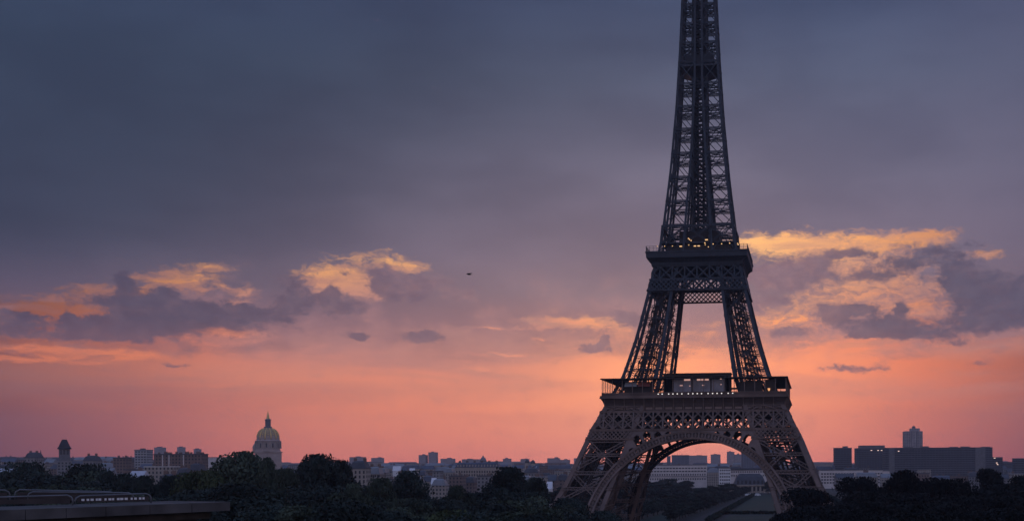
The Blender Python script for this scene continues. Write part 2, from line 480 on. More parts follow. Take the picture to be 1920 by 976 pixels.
def thing(name, label, cat, loc, rz=0.0, group=None):
    o = bpy.data.objects.new(name, None); COL.objects.link(o)
    o.empty_display_size = 1
    o.location = loc; o.rotation_euler.z = rz
    return tag(o, label, cat, group)


def struct(name, me, kind='structure'):
    o = link(name, me); o['kind'] = kind
    return o


def copy_tree(root, loc, rz=0.0, scale=(1, 1, 1), label=None, group=None):
    r = root.copy(); COL.objects.link(r)
    r.location = loc; r.rotation_euler = (0, 0, rz); r.scale = scale
    if label: r['label'] = label
    if group: r['group'] = group
    for ch in root.children:
        c = ch.copy(); COL.objects.link(c); c.parent = r
        for g in ch.children:
            d = g.copy(); COL.objects.link(d); d.parent = c
    return r


def ss(a, b, x):
    t = min(1, max(0, (x - a) / (b - a))); return t * t * (3 - 2 * t)


def gh(x, y):
    """height of the ground: the garden slope below the terrace, the flat by the tower, the rise of the far bank"""
    z = 28.2 if y < 9 else 18 + 10.2 * (1 - ss(9, 14, y))
    z -= 18 * ss(30, 330, y)
    z += 26 * ss(1700, 4300, y)
    return z


# ------------------------------------------------------------------ ground
def grid_ground():
    xs = [-5200, -3600, -2600, -1800, -1200, -800, -500, -300, -150, -60, 0, 60, 150, 300, 500, 800, 1200, 1800, 2600, 3600, 5200]
    ys = [-250, -60, 0, 8, 9, 10, 11, 12, 13, 14, 16, 22, 30, 50, 75, 100, 130, 160, 190, 220, 250, 280, 310, 330, 400, 600, 1000, 1500, 1700, 1900, 2200, 2500, 2800, 3200, 3600, 4000, 4300, 5200, 6400, 7400]
    m = MB(); nx = len(xs)
    m.v = [(x, y, gh(x, y)) for y in ys for x in xs]
    m.f = [(j * nx + i, j * nx + i + 1, (j + 1) * nx + i + 1, (j + 1) * nx + i) for j in range(len(ys) - 1) for i in range(nx - 1)]
    return m


struct('ground', grid_ground().mesh('ground', mat('earth and asphalt', (.035, .036, .034), .95, .4, .02), True))

# ------------------------------------------------------------------ THE IRON TOWER
TX, TY, TTH = 9.29, 500.0, R_(-6.45)
PROF = [(0, 61.5), (10, 55.3), (19, 50.0), (28, 46.0), (39.5, 41.3), (46.4, 38.2), (50, 36.4), (57, 32.9), (63.6, 29.5), (66, 28.6), (81, 24.1), (101, 19.5), (110, 17.5), (118, 15.6), (127, 14.3), (138, 13.0), (150, 11.6),
        (176, 9.4), (200, 7.95), (221, 7.0), (250, 6.0), (276, 5.2)]
INN = [(0, 36.5), (28, 27.6), (57, 17.6), (63, 15.2), (81, 12.3), (104, 9.1), (116, 5.4), (127, 4.8), (155, 2.7), (185, 1.2), (276, .7)]
o_ = lambda z: float(np.interp(z, *zip(*PROF)))
i_ = lambda z: float(np.interp(z, *zip(*INN)))

tower = thing('lattice_tower', 'tall dark brown wrought iron lattice tower with four splayed legs, arches and two platforms', 'tower', (TX, TY, 0), TTH)


def leg_pts(z):
    o, i = o_(z), i_(z)
    return [Vector((-o, -o, z)), Vector((-i, -o, z)), Vector((-i, -i, z)), Vector((-o, -i, z))]      # outer corner, front inner, inner corner, side inner


def leg_section(name, levels, cw, dw, rail, zig, material, chord_mat, mid=False, band=0.0, clutter=0, plain=False):
    m = MB()
    for a, b in zip(levels[:-1], levels[1:]):
        A, B = leg_pts(a), leg_pts(b)
        for k in range(4):
            p, q, r, s = A[k], A[(k + 1) % 4], B[(k + 1) % 4], B[k]
            n = (q - p).cross(s - p)
            if n.length < 1e-3: continue
            n.normalize()
            if not plain:
                m.lattice(p, r, dw, rail, zig, n); m.lattice(q, s, dw, rail, zig, n)
            elif k in (0, 3):
                m.bar(p, r, .30, .2, n); m.bar(q, s, .30, .2, n)
            if plain and k in (1, 2) and hasattr(m, 'skip'): continue
            hw = band if band else dw
            if not band or k in (0, 3): m.lattice(s - Vector((0, 0, hw / 2)) if not band else s, r - Vector((0, 0, hw / 2)) if not band else r, hw, rail, zig, n, hw * .6)
            if band:
                m.bar(s, r, rail * 1.3, rail * 1.3, n)
                m.bar(s, r, .2, .2, n)
            if mid:
                m.lattice((p + s) / 2, (q + r) / 2, dw * .8, rail * .9, zig, n)
        if plain:                                   # horizontal frame braced across the leg at every level
            P, Q, R, S = B
            for u in (.33, .67):
                m.bar(P.lerp(S, u), Q.lerp(R, u), .2, .24); m.bar(P.lerp(Q, u), S.lerp(R, u), .16, .2)
            m.bar(P, R, .26, .26); m.bar(Q, S, .26, .26)
    leg = m.build(name, material, tower)
    # stairs and lift rails inside the leg
    if clutter:
        c = MB()
        z0, z1 = levels[0], levels[-1]
        nseg = int((z1 - z0) / 2.6)
        cen = lambda z: sum(leg_pts(z), Vector()) / 4
        wid = lambda z: (o_(z) - i_(z))
        for sx_, sy_ in ((-.11, -.11), (.11, -.11), (.11, .11), (-.11, .11)):
            pts = [cen(z) + Vector((sx_ * wid(z), sy_ * wid(z), 0)) for z in np.linspace(z0, z1, 8)]
            for u, v in zip(pts[:-1], pts[1:]): c.bar(u, v, .55 * clutter, .55 * clutter)
        for k in range(nseg):
            za, zb = z0 + (z1 - z0) * k / nseg, z0 + (z1 - z0) * (k + 1) / nseg
            wa = wid(za) * .2; sg = 1 if k % 2 else -1
            ca, cb = cen(za), cen(zb)
            for oy in (-1, 1):
                c.bar(ca + Vector((-wa * sg, oy * wa, 0)), cb + Vector((wa * sg, oy * wa, 0)), .5 * clutter, .35)
                c.bar(ca + Vector((oy * wa, -wa * sg, 0)), cb + Vector((oy * wa, wa * sg, 0)), .5 * clutter, .35)
            c.bar(ca + Vector((-wa, -wa, 0)), ca + Vector((wa, -wa, 0)), .3)
            c.bar(ca + Vector((-wa, wa, 0)), ca + Vector((wa, wa, 0)), .3)
            if k % 2 == 0:
                A = leg_pts(za)
                for p in A: c.bar(ca, p, .22)
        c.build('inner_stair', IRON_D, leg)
    for k in range(4):
        ch = MB()
        zz = sorted(set(list(np.linspace(levels[0], levels[-1], max(3, int((levels[-1] - levels[0]) / 6)))) + list(levels)))
        for a, b in zip(zz[:-1], zz[1:]):
            p, q = leg_pts(a)[k], leg_pts(b)[k]
            sgx, sgy = (1, 1) if k == 0 else ((-1, 1) if k == 1 else ((-1, -1) if k == 2 else (1, -1)))
            ins = Vector((sgx * cw / 2 - sgx * .06, sgy * cw / 2 - sgy * .06, 0))
            ch.bar(p + ins, q + ins + (q - p).normalized() * .02, cw, cw, (0, -1, 0))
        ch.build('chord', chord_mat, leg)
    return leg


def quarter_copies(leg):
    out = [leg]
    for k in range(1, 4):
        c = leg.copy(); COL.objects.link(c); c.rotation_euler.z = k * math.pi / 2
        for g in leg.children:
            d = g.copy(); COL.objects.link(d); d.parent = c
        out.append(c)
    return out


low = leg_section('leg', [0, 14.5, 27.5, 39.9, 50.4, 56], 1.6, 1.25, .30, .14, IRON, IRON, mid=True, clutter=.85)
low['label'] = 'lower iron leg below the first platform'
quarter_copies(low)
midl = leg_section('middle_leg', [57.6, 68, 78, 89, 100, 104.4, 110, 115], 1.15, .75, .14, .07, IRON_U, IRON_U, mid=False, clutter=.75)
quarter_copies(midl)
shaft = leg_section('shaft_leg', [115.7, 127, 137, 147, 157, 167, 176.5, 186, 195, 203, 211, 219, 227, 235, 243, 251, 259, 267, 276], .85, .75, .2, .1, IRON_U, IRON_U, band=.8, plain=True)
quarter_copies(shaft)


def side_copies(o):
    """the same part on the other three sides of the tower"""
    for k in range(1, 4):
        c = o.copy(); COL.objects.link(c); c.rotation_euler.z = o.rotation_euler.z + k * math.pi / 2
        for g in o.children:
            d = g.copy(); COL.objects.link(d); d.parent = c


# masonry feet
for k in range(4):
    ft = MB(); c = Vector((-(61.5 + 36.5) / 2, -(61.5 + 36.5) / 2, 0))
    ft.frustum((c.x - 14, c.x + 14, c.y - 14, c.y + 14), -.5, (c.x - 12.6, c.x + 12.6, c.y - 12.6, c.y + 12.6), 3.0)
    f_ = ft.build('masonry_foot', STONE_D, tower); f_.rotation_euler.z = k * math.pi / 2

# arches
RI, RE, ZC = 37.3, 40.4, 2.4


def ap(r, t, dy=0.0):
    x, z = r * math.sin(t), ZC + r * math.cos(t)
    return Vector((x, -(o_(max(z, 0)) + .35) + dy, z))


TMAX = R_(87)
NP = 46
ts = np.linspace(-TMAX, TMAX, NP + 1)
a = MB()
for t0, t1 in zip(ts[:-1], ts[1:]):
    for r, w in ((RI + .35, .75), (RE - .35, .75)):
        p, q = ap(r, t0), ap(r, t1)
        a.bar(p, q + (q - p) * .02, .9, w, (0, 0, 1) if abs(t0) < .8 else (1, 0, 0))
    a.bar(ap(RI, t0), ap(RE, t0), .5, .7, (0, 1, 0))
    # ornament inside each square
    tm = (t0 + t1) / 2
    a.bar(ap(RI + .6, t0), ap(RE - .6, t1), .16, .16, (0, 1, 0)); a.bar(ap(RI + .6, t1), ap(RE - .6, t0), .16, .16, (0, 1, 0))
    a.bar(ap(RI + .8, tm), ap(RE - .8, tm), .55, .16, (0, 1, 0))
    a.bar(ap((RI + RE) / 2, t0), ap((RI + RE) / 2, t1), .2, .2, (0, 1, 0))
arch = a.build('arch', IRON, tower)
# pierced plate filling the squares of the arch
pt_ = MB()
for t0, t1 in zip(ts[:-1], ts[1:]):
    for r0, r1 in ((RI + .75, RI + 1.35), (RE - 1.35, RE - .75)):
        pt_.add([ap(r0, t0, .25), ap(r0, t1, .25), ap(r1, t1, .25), ap(r1, t0, .25)] + [ap(r0, t0, .45), ap(r0, t1, .45), ap(r1, t1, .45), ap(r1, t0, .45)], [(0, 1, 2, 3), (7, 6, 5, 4), (0, 4, 5, 1), (2, 6, 7, 3)])
    for u in (.1, .32, .54, .76):
        a_, b_ = t0 + (t1 - t0) * u, t0 + (t1 - t0) * (u + .14)
        pt_.add([ap(RI + 1.3, a_, .25), ap(RI + 1.3, b_, .25), ap(RE - 1.3, b_, .25), ap(RE - 1.3, a_, .25)], [(0, 1, 2, 3)])
pt_.build('pierced_plate', IRON_D, arch)
sf = MB()
DEP = 4.6
for k, (t0, t1) in enumerate(zip(ts[:-1], ts[1:])):
    for dy in (DEP * .5, DEP):
        sf.bar(ap(RI + .3, t0, dy), ap(RI + .3, t1, dy), .5, .8)
        sf.bar(ap(RE - .3, t0, dy), ap(RE - .3, t1, dy), .4, .5)
        sf.bar(ap(RI + .3, t0, dy), ap(RE - .3, t1, dy), .25)
    for h in range(2):
        ta, tb = t0 + (t1 - t0) * h / 2, t0 + (t1 - t0) * (h + 1) / 2
        sf.bar(ap(RI + .2, ta, .4), ap(RI + .2, tb, DEP), .32); sf.bar(ap(RI + .2, tb, .4), ap(RI + .2, ta, DEP), .32)
        sf.bar(ap(RI + .2, ta, .4), ap(RI + .2, ta, DEP), .35)
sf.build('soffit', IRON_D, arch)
# pierced spandrel between arch, leg and girder
ZG = 43.3
pitch = R_(5.4)
sp = MB(); st = .26
for xi in np.arange(-31, 31, st):
    for zi in np.arange(24, ZG, st):
        x, z = xi + st / 2, zi + st / 2
        r = math.hypot(x, z - ZC); t = math.atan2(x, z - ZC)
        if r < RE - .1 or abs(x) > i_(z) + .6: continue
        tcn = (math.floor(abs(t) / pitch) + .5) * pitch
        # radial reach of this bay
        rt = (ZG - .7 - ZC) / max(.2, math.cos(tcn))
        for rr in np.arange(RE, rt, .3):
            if rr * math.sin(tcn) > i_(ZC + rr * math.cos(tcn)) - 1.2: rt = rr; break
        lat = abs((abs(t) - tcn) * r); hw = 1.38
        inside = False
        if R_(10.8) < abs(t) and lat < hw and r > RE + .15:
            cap = rt - hw
            inside = (r < cap) or (math.hypot(lat, r - cap) < hw and cap > RE - .9)
        if inside: continue
        y0 = -(o_(zi) + .3); y1 = -(o_(zi + st) + .3)
        sp.v += [(xi, y0, zi), (xi + st, y0, zi), (xi + st, y1, zi + st), (xi, y1, zi + st)]
        k = len(sp.v); sp.f.append((k - 4, k - 3, k - 2, k - 1))
spo = sp.build('spandrel', IRON, arch)
md = spo.modifiers.new('thickness', 'SOLIDIFY'); md.thickness = .5; md.offset = -1
side_copies(arch)


def fpt(x, z, dy=0.0):
    return Vector((x, -(o_(z) + .3) + dy, z))


def lattice_band(m, z0, z1, pitch, wv, wd, dy=0.0, xr=None, vert=True, slope=1.0, flat=None):
    """45 degree lattice between two rails on the front of the tower"""
    pt = fpt if flat is None else (lambda x, z, dy=0.0: Vector((x, -flat + dy, z)))
    hw = lambda z: (o_(z) if xr is None else xr[1])
    lo = lambda z: (-o_(z) if xr is None else xr[0])
    n = int(2 * 45 / pitch)
    for k in range(-n, n + 1):
        x0 = k * pitch
        if vert and lo(z0) < x0 < hw(z1) and x0 > lo(z1): m.bar(pt(x0, z0, dy), pt(x0, z1, dy), wv, wv, (0, 1, 0))
        for sg in (-1, 1):
            seg = []
            for u in np.linspace(0, 1, 9):
                z = z0 + (z1 - z0) * u; x = x0 + sg * slope * (z - z0)
                if lo(z) + .2 < x < hw(z) - .2: seg.append((x, z))
            if len(seg) > 1: m.bar(pt(*seg[0], dy), pt(*seg[-1], dy), wd, wd, (0, 1, 0))


g = MB()
lattice_band(g, 43.8, 50.4, 3.87, .55, .50)
for z in (43.45, 50.55):
    g.bar(fpt(-o_(z), z), fpt(o_(z), z), .8, .75, (0, 1, 0))
gird = g.build('girder', IRON, tower)
g2 = MB()
lattice_band(g2, 43.8, 50.4, 3.87, .5, .45, dy=4.2)
for z in (43.8, 50.4): g2.bar(fpt(-o_(z) + 4, z, 4.2), fpt(o_(z) - 4, z, 4.2), .7, .6, (0, 1, 0))
for x in np.arange(-34.8, 35, 3.87):
    g2.bar(fpt(x, 50.4, .4), fpt(x, 50.4, 4.2), .35); g2.bar(fpt(x, 44, .4), fpt(x, 44, 4.2), .35)
    g2.bar(fpt(x, 44.2, .4), fpt(x, 50, 4.2), .3)
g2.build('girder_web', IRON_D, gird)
side_copies(gird)
for sgn in (-1, 1):
    b = MB()
    xa, xb = sorted((sgn * (i_(41.5) - .2), sgn * (o_(41.5) - .3)))
    lattice_band(b, 40.1, 43.1, 1.6, .3, .34, xr=(xa, xb), vert=False)
    b.bar(fpt(xa - .2, 39.85), fpt(xb + .6, 39.85), .6, .5, (0, 1, 0))
    bo = b.build('lattice_frieze', IRON, tower); side_copies(bo)

# first platform: curved frieze, consoles, deck, gallery, railing
fr = MB()
prof = [(50.9, 35.0), (51.4, 34.95), (52.6, 35.0), (53.8, 35.25), (54.8, 35.7), (55.5, 36.2)]
for (za, ra), (zb, rb) in zip(prof[:-1], prof[1:]):
    fr.add([(-ra, -ra, za), (ra, -ra, za), (rb, -rb, zb), (-rb, -rb, zb)], [(0, 1, 2, 3)])
    fr.add([(-ra + .5, -ra + .5, za), (ra - .5, -ra + .5, za), (rb - .5, -rb + .5, zb), (-rb + .5, -rb + .5, zb)], [(3, 2, 1, 0)])
fr.bar((-35.2, -35.1, 51.0), (35.2, -35.1, 51.0), .45, .5, (0, 1, 0))
fr.bar((-35.1, -35.15, 52.55), (35.1, -35.15, 52.55), .18, .25, (0, 1, 0))
fro = fr.build('frieze', IRON_M, tower); side_copies(fro)
pl = MB()
for k in range(18):                                                   # name plates: a paler sunk panel in each bay
    x = -34.8 + 3.87 * (k + .5) - .03
    if abs(x) > 34: continue
    pl.box(x - 1.35, x + 1.35, -35.06, -34.9, 51.5, 52.3)
plo = pl.build('name_plate_band', mat('plate paint', (.25, .18, .15), .55, .15, .5), fro)
cs = MB()
cs.bar((0, -35.15, 51.2), (0, -35.3, 53.6), .34, .5, (0, 1, 0)); cs.bar((0, -35.3, 53.6), (0, -36.3, 55.6), .34, .6, (0, 1, 0))
cm = cs.mesh('console', IRON)
for k in range(19):
    for q in range(4):
        if k == 18: continue
        e = link('console', cm, tower); x = -34.83 + 3.87 * k
        e.matrix_local = Matrix.Rotation(q * math.pi / 2, 4, 'Z') @ Matrix.Translation((x, 0, 0))
dk = MB()
AD = 36.1
for q in range(4):
    rot = Matrix.Rotation(q * math.pi / 2, 3, 'Z')
    t_ = MB(); t_.frustum((-AD, AD, -AD, -14), 55.6, (-AD, AD, -AD, -14), 56.7)
    if q % 2: t_ = MB(); t_.frustum((-14, 14, -AD, -14), 55.602, (-14, 14, -AD, -14), 56.698)
    for x in np.arange(-30, 31, 5):
        if q % 2 == 0 or abs(x) < 14: t_.bar((x, -35, 54.6), (x, -14, 54.6), .5, 1.4, (0, 0, 1))
    dk.add([rot @ Vector(v) for v in t_.v], t_.f)
dk.build('first_deck', DECKM, tower)
ed = MB(); ed.bar((-AD - .25, -AD - .12, 56.0), (AD + .25, -AD - .12, 56.0), .5, 1.0, (0, 1, 0)); ed.bar((-AD - .4, -AD - .3, 56.55), (AD + .4, -AD - .3, 56.55), .6, .3, (0, 1, 0))
edo = ed.build('deck_edge', IRON, tower); side_copies(edo)
ra_ = MB()
ra_.bar((-AD + .3, -AD + .2, 58.0), (AD - .3, -AD + .2, 58.0), .14)
for x in np.arange(-AD + .4, AD, .45): ra_.bar((x, -AD + .2, 56.6), (x, -AD + .2, 58.0), .12)
ra_.box(-AD + .4, AD - .4, -AD + .36, -AD + .42, 56.7, 57.85)
rao = ra_.build('railing', IRON, tower); side_copies(rao)
rf = MB()
rf.frustum((-AD, AD, -AD, -AD + 7.5), 63.2, (-AD - .1, AD + .1, -AD - .1, -AD + 7.5), 63.65)
rf.bar((-AD - .1, -AD - .1, 63.45), (AD + .1, -AD - .1, 63.45), .3, .6, (0, 1, 0))
rfo = rf.build('gallery_roof', IRON_D, tower)
# hip the ends so that the four roofs butt
for v in rfo.data.vertices:
    if v.co.y > -AD + 5: v.co.x *= (AD - 7.6) / AD
side_copies(rfo)
gc = MB(); gc.bar((0, -AD + .35, 56.6), (0, -AD + .35, 63.0), .26); gcm = gc.mesh('gallery_column', IRON)
for k in range(19):
    for q in range(4):
        if k == 18: continue
        e = link('gallery_column', gcm, tower); x = -AD + .4 + (2 * AD - .8) / 18 * k
        e.matrix_local = Matrix.Rotation(q * math.pi / 2, 4, 'Z') @ Matrix.Translation((x, 0, 0))
# pavilion with three tall glazed bays
XA, XB = -12.0, 14.2
pv = MB()
pv.box(XA, XB, -33.2, -25.5, 64.2, 65.2); pv.box(XA - .5, XB + .3, -33.6, -25.2, 65.2, 65.5)
pv.box(XA, XB, -33.0, -25.6, 56.71, 57.1); pv.box(XA, XB, -26.0, -25.6, 57.1, 64.2)
for x in (XA, XA + 3.6, XA + 11, XA + 18.4, XB - 2.2, XB - .5): pv.box(x, x + .5, -33.2, -25.7, 57.1, 64.2)
pvo = pv.build('pavilion', IRON_D, tower)
wins = [(XA + 4.1, XA + 11), (XA + 11.5, XA + 18.4), (XA + 18.9, XB - 2.2)]
for k, (xa, xb) in enumerate(wins):
    w = MB(); w.box(xa, xb, -33.1, -33.0, 58.3, 63.6)
    for x in np.linspace(xa, xb, 5)[1:-1]: w.box(x - .05, x + .05, -33.16, -33.1, 58.3, 63.6)
    w.build('window', GLASS, pvo)
for xa, xb, z in ((XA + 8.2, XA + 10.6, 62.6), (XA + 13.2, XA + 14.6, 62.6), (XA + 14.9, XA + 16.0, 62.6), (XA + 16.4, XA + 17.8, 62.6), (XA + 6.5, XA + 7.6, 60.6), (XA + 15.2, XA + 16.0, 60.6), (XA + 10.2, XA + 10.6, 60.4), (XA + 22.4, XA + 22.8, 60.8), (XA + 22.2, XA + 22.9, 63.0)):
    w = MB(); w.box(xa, xb, -33.26, -33.17, z, z + (.62 if z > 62 and xb - xa > .8 else .3)); w.build('lit_pane', LAMP_S, pvo)
# kiosks under the gallery roof
kk = MB(); kk.box(-27.4, -16.5, -33.5, -29.5, 56.71, 61.6); ko = kk.build('kiosk', IRON_D, tower)
for xa, xb, m_ in ((-26.9, -22.4, AWN_G), (-21.7, -17.2, AWN_R)):
    w = MB(); w.add([(xa, -33.55, 62.2), (xb, -33.55, 62.2), (xb + .2, -35.0, 60.6), (xa - .2, -35.0, 60.6), (xa, -33.55, 62.0), (xb, -33.55, 62.0), (xb + .2, -35.0, 60.4), (xa - .2, -35.0, 60.4)],
                    [(3, 2, 1, 0), (4, 5, 6, 7), (0, 1, 5, 4), (2, 3, 7, 6), (1, 2, 6, 5), (3, 0, 4, 7)])
    w.build('awning', m_, ko)
kk = MB(); kk.box(18, 26.5, -33.5, -29.5, 56.71, 62.0); kk.box(27.6, 31.5, -34, -29, 56.71, 62.4); kk.build('kiosk', IRON_D, tower)
# lamps along the rail
lm = MB(); lm.lathe([(.02, -.2), (.2, -.14), (.25, 0), (.2, .14), (.02, .2)], 8); lmm = lm.mesh('lamp', LAMP_W)
lx = [1232.5, 1240, 1252.5, 1260.5, 1269, 1277.5, 1290, 1298.5, 1307, 1315, 1327.5, 1336, 1344.5, 1353, 1365.5, 1374]
inv = Matrix.Translation((TX, TY, 0)) @ Matrix.Rotation(TTH, 4, 'Z'); inv = inv.inverted()
for px in lx:
    p = inv @ at(px, 739, TY - AD - 1)
    e = link('lamp', lmm, tower, (p.x, -AD - .15, 57.35))
yl = MB(); yl.lathe([(.25, -.5), (.55, .5), (.02, .6)], 8); yl.build('lantern', LAMP_O, tower, loc=(29.2, -AD + 1.2, 58.6))

# girders of the second platform
g = MB()
xs2 = np.linspace(-17.6, 17.6, 7)
for z in (104.45, 109.9): g.bar(fpt(-o_(z), z), fpt(o_(z), z), .7, .6, (0, 1, 0))
lattice_band(g, 104.7, 109.7, 5.0, .5, .48, slope=1.0)
lattice_band(g, 100.4, 104.2, 1.9, .3, .42, vert=False)
g.bar(fpt(-o_(100), 100.0), fpt(o_(100), 100.0), .7, .6, (0, 1, 0))
g2o = g.build('upper_girder', IRON_U, tower)
w = MB(); lattice_band(w, 104.7, 109.7, 5.0, .5, .5, dy=3.0); w.bar(fpt(-15, 104.5, 3), fpt(15, 104.5, 3), .6)
w.build('girder_web', IRON_U, g2o)
side_copies(g2o)
cv = MB()
prof = [(110.0, 18.3), (111.2, 18.5), (112.2, 19.2), (113.0, 20.3)]
for (za, ra), (zb, rb) in zip(prof[:-1], prof[1:]):
    cv.add([(-ra, -ra, za), (ra, -ra, za), (rb, -rb, zb), (-rb, -rb, zb)], [(0, 1, 2, 3)])
    cv.add([(-ra + .4, -ra + .4, za), (ra - .4, -ra + .4, za), (rb - .4, -rb + .4, zb), (-rb + .4, -rb + .4, zb)], [(3, 2, 1, 0)])
for x in np.arange(-17, 17.1, 1.7):
    cv.bar((x, -18.4, 110.1), (x, -18.55, 111.3), .2, .3, (0, 1, 0)); cv.bar((x, -18.55, 111.3), (x, -20.3, 113.1), .2, .35, (0, 1, 0))
cvo = cv.build('upper_cove', IRON_U, tower); side_copies(cvo)
d2 = MB(); d2.frustum((-20.3, 20.3, -20.3, 20.3), 113.02, (-20.5, 20.5, -20.5, 20.5), 115.6); d2.frustum((-20.7, 20.7, -20.7, 20.7), 115.0, (-20.7, 20.7, -20.7, 20.7), 115.4)
d2.build('second_deck', IRON_U, tower)
r2 = MB()
for z in (116.2, 116.9, 117.6): r2.bar((-20.4, -20.35, z), (20.4, -20.35, z), .1)
for x in np.arange(-20.3, 20.4, 1.45): r2.bar((x, -20.35, 115.6), (x, -20.35, 117.6), .12)
r2o = r2.build('upper_railing', IRON_U, tower); side_copies(r2o)
# shops and lift landing on the second platform, upper terrace above
sh = MB(); sh.box(-13, 13, -13, 13, 115.61, 119.0); sh.box(-8.2, 8.2, -8.2, 8.2, 119.0, 125.6); sh.build('lift_landing', IRON_D, tower)
ut = MB(); ut.frustum((-14.9, 14.9, -14.9, 14.9), 119.4, (-14.9, 14.9, -14.9, 14.9), 120.0); ut.build('upper_terrace', IRON_U, tower)
xb_ = MB()
for s0, s1 in ((-14.6, -4.9), (-4.9, 4.9), (4.9, 14.6)):
    A_, B_ = Vector((s0, -15.3, 119.5)), Vector((s1, -15.3, 119.5)); C_, D_ = Vector((s1 * .975, -14.6, 126.4)), Vector((s0 * .975, -14.6, 126.4))
    xb_.lattice(A_, C_, .6, .22, .12, (0, 1, 0)); xb_.lattice(B_, D_, .6, .22, .12, (0, 1, 0))
    xb_.bar(A_, D_, .7, .5, (0, 1, 0)); xb_.bar(B_, C_, .7, .5, (0, 1, 0))
xb_.bar((-14.4, -14.6, 126.6), (14.4, -14.6, 126.6), 1.0, .6, (0, 1, 0))
xbo = xb_.build('terrace_bracing', IRON_U, tower); side_copies(xbo)
wl = MB(); wl.lathe([(.02, -.2), (.22, -.12), (.25, .1), (.02, .25)], 8); wlm = wl.mesh('warm_lamp', LAMP_Y)
big = MB(); big.box(-.55, .55, -.15, .15, -.17, .17); bigm = big.mesh('lit_sign', LAMP_Y)
for px, py, kind in ((1293, 449, 0), (1296, 451, 0), (1291, 447, 0), (1325, 450, 1), (1322, 456, 0), (1323, 460, 0), (1329, 464, 0), (1277, 462, 1), (1246, 461, 0), (1292, 460, 0), (1304, 462, 2), (1311, 462, 2), (1338, 459, 0), (1354, 459, 0), (1369, 458, 0), (1384, 459, 0), (1385, 461, 0), (1261, 461, 0), (1232, 461, 0)):
    p = inv @ at(px, py, TY - 15)
    link('warm_lamp' if kind == 0 else 'lit_sign', wlm if kind == 0 else bigm, tower, (p.x, -15.6 if py < 458 else -16.5, p.z))
# central lift core above the second platform
cr_ = MB()
lev = [115.7, 121, 127, 132, 137, 142, 147, 152, 157, 162, 167, 172, 176.5, 181, 186, 190, 195, 199, 203, 207, 211, 215, 219, 223, 227, 235, 243, 251, 259, 267, 276]
for cx_, cy_ in ((-1, -1), (1, -1), (1, 1), (-1, 1)):
    for za, zb in zip(lev[:-1], lev[1:]):
        ra, rb = min(2.9, o_(za) * .36), min(2.9, o_(zb) * .36)
        cr_.bar((cx_ * ra, cy_ * ra, za), (cx_ * rb, cy_ * rb, zb), .85)
        cr_.bar((cx_ * ra, cy_ * ra, za), (-cx_ * rb, cy_ * rb, zb), .4); cr_.bar((cx_ * ra, cy_ * ra, za), (cx_ * rb, -cy_ * rb, zb), .4)
        cr_.bar((cx_ * ra, cy_ * ra, za), (-cx_ * ra, cy_ * ra, za), .5, .9, (0, 0, 1)); cr_.bar((cx_ * ra, cy_ * ra, za), (cx_ * ra, -cy_ * ra, za), .5, .9, (0, 0, 1))
        cr_.bar((cx_ * ra * .4, cy_ * ra * .4, za), (cx_ * rb * .4, cy_ * rb * .4, zb), .8)
        for uu in (.33, .66):
            zm, rm_ = za + (zb - za) * uu, ra + (rb - ra) * uu
            cr_.bar((cx_ * rm_, cy_ * rm_, zm), (-cx_ * rm_, cy_ * rm_, zm), .3, .45); cr_.bar((cx_ * rm_, cy_ * rm_, zm), (cx_ * rm_, -cy_ * rm_, zm), .3, .45)
        if za not in (127, 137, 147, 157, 167, 176.5, 186, 195, 203, 211, 219, 227): continue
        # tie back to the inner corners of the legs
        cr_.bar((cx_ * ra, cy_ * ra, za), (cx_ * i_(za), cy_ * o_(za), za), .3); cr_.bar((cx_ * ra, cy_ * ra, za), (cx_ * o_(za), cy_ * i_(za), za), .3)
cr_.build('lift_core', IRON_U, tower)
ip = MB(); o1 = o_(195) - .2
ip.frustum((-o1, o1, -o1, o1), 193.2, (-o1, o1, -o1, o1), 194.0); ip.frustum((-o1 * .7, o1 * .7, -o1 * .7, o1 * .7), 194.0, (-o1 * .75, o1 * .75, -o1 * .75, o1 * .75), 198.5)
ip.frustum((-1, 1, -1, 1), 189.0, (-o1, o1, -o1, o1), 193.2); ip.build('intermediate_platform', IRON_U, tower)
tp = MB(); tp.frustum((-5.2, 5.2, -5.2, 5.2), 272, (-9, 9, -9, 9), 275); tp.box(-9, 9, -9, 9, 275, 278.5); tp.box(-7, 7, -7, 7, 278.5, 283); tp.lathe([(4.5, 283), (4.3, 289), (2.8, 292), (1.6, 294), (1.2, 300), (.7, 300.2), (.5, 322), (.1, 324)], 12)
tp.build('summit', IRON_U, tower)
# ------------------------------------------------------------------ buildings
def placed(px0, px1, Y, ytop, base=None):
    """left and right edge, top height and ground height of a front standing at distance Y"""
    a, b = at(px0, ytop, Y), at(px1, ytop, Y)
    z = gh((a.x + b.x) / 2, Y) if base is None else base
    return (a.x + b.x) / 2, abs(b.x - a.x), (a.z + b.z) / 2 - z, z


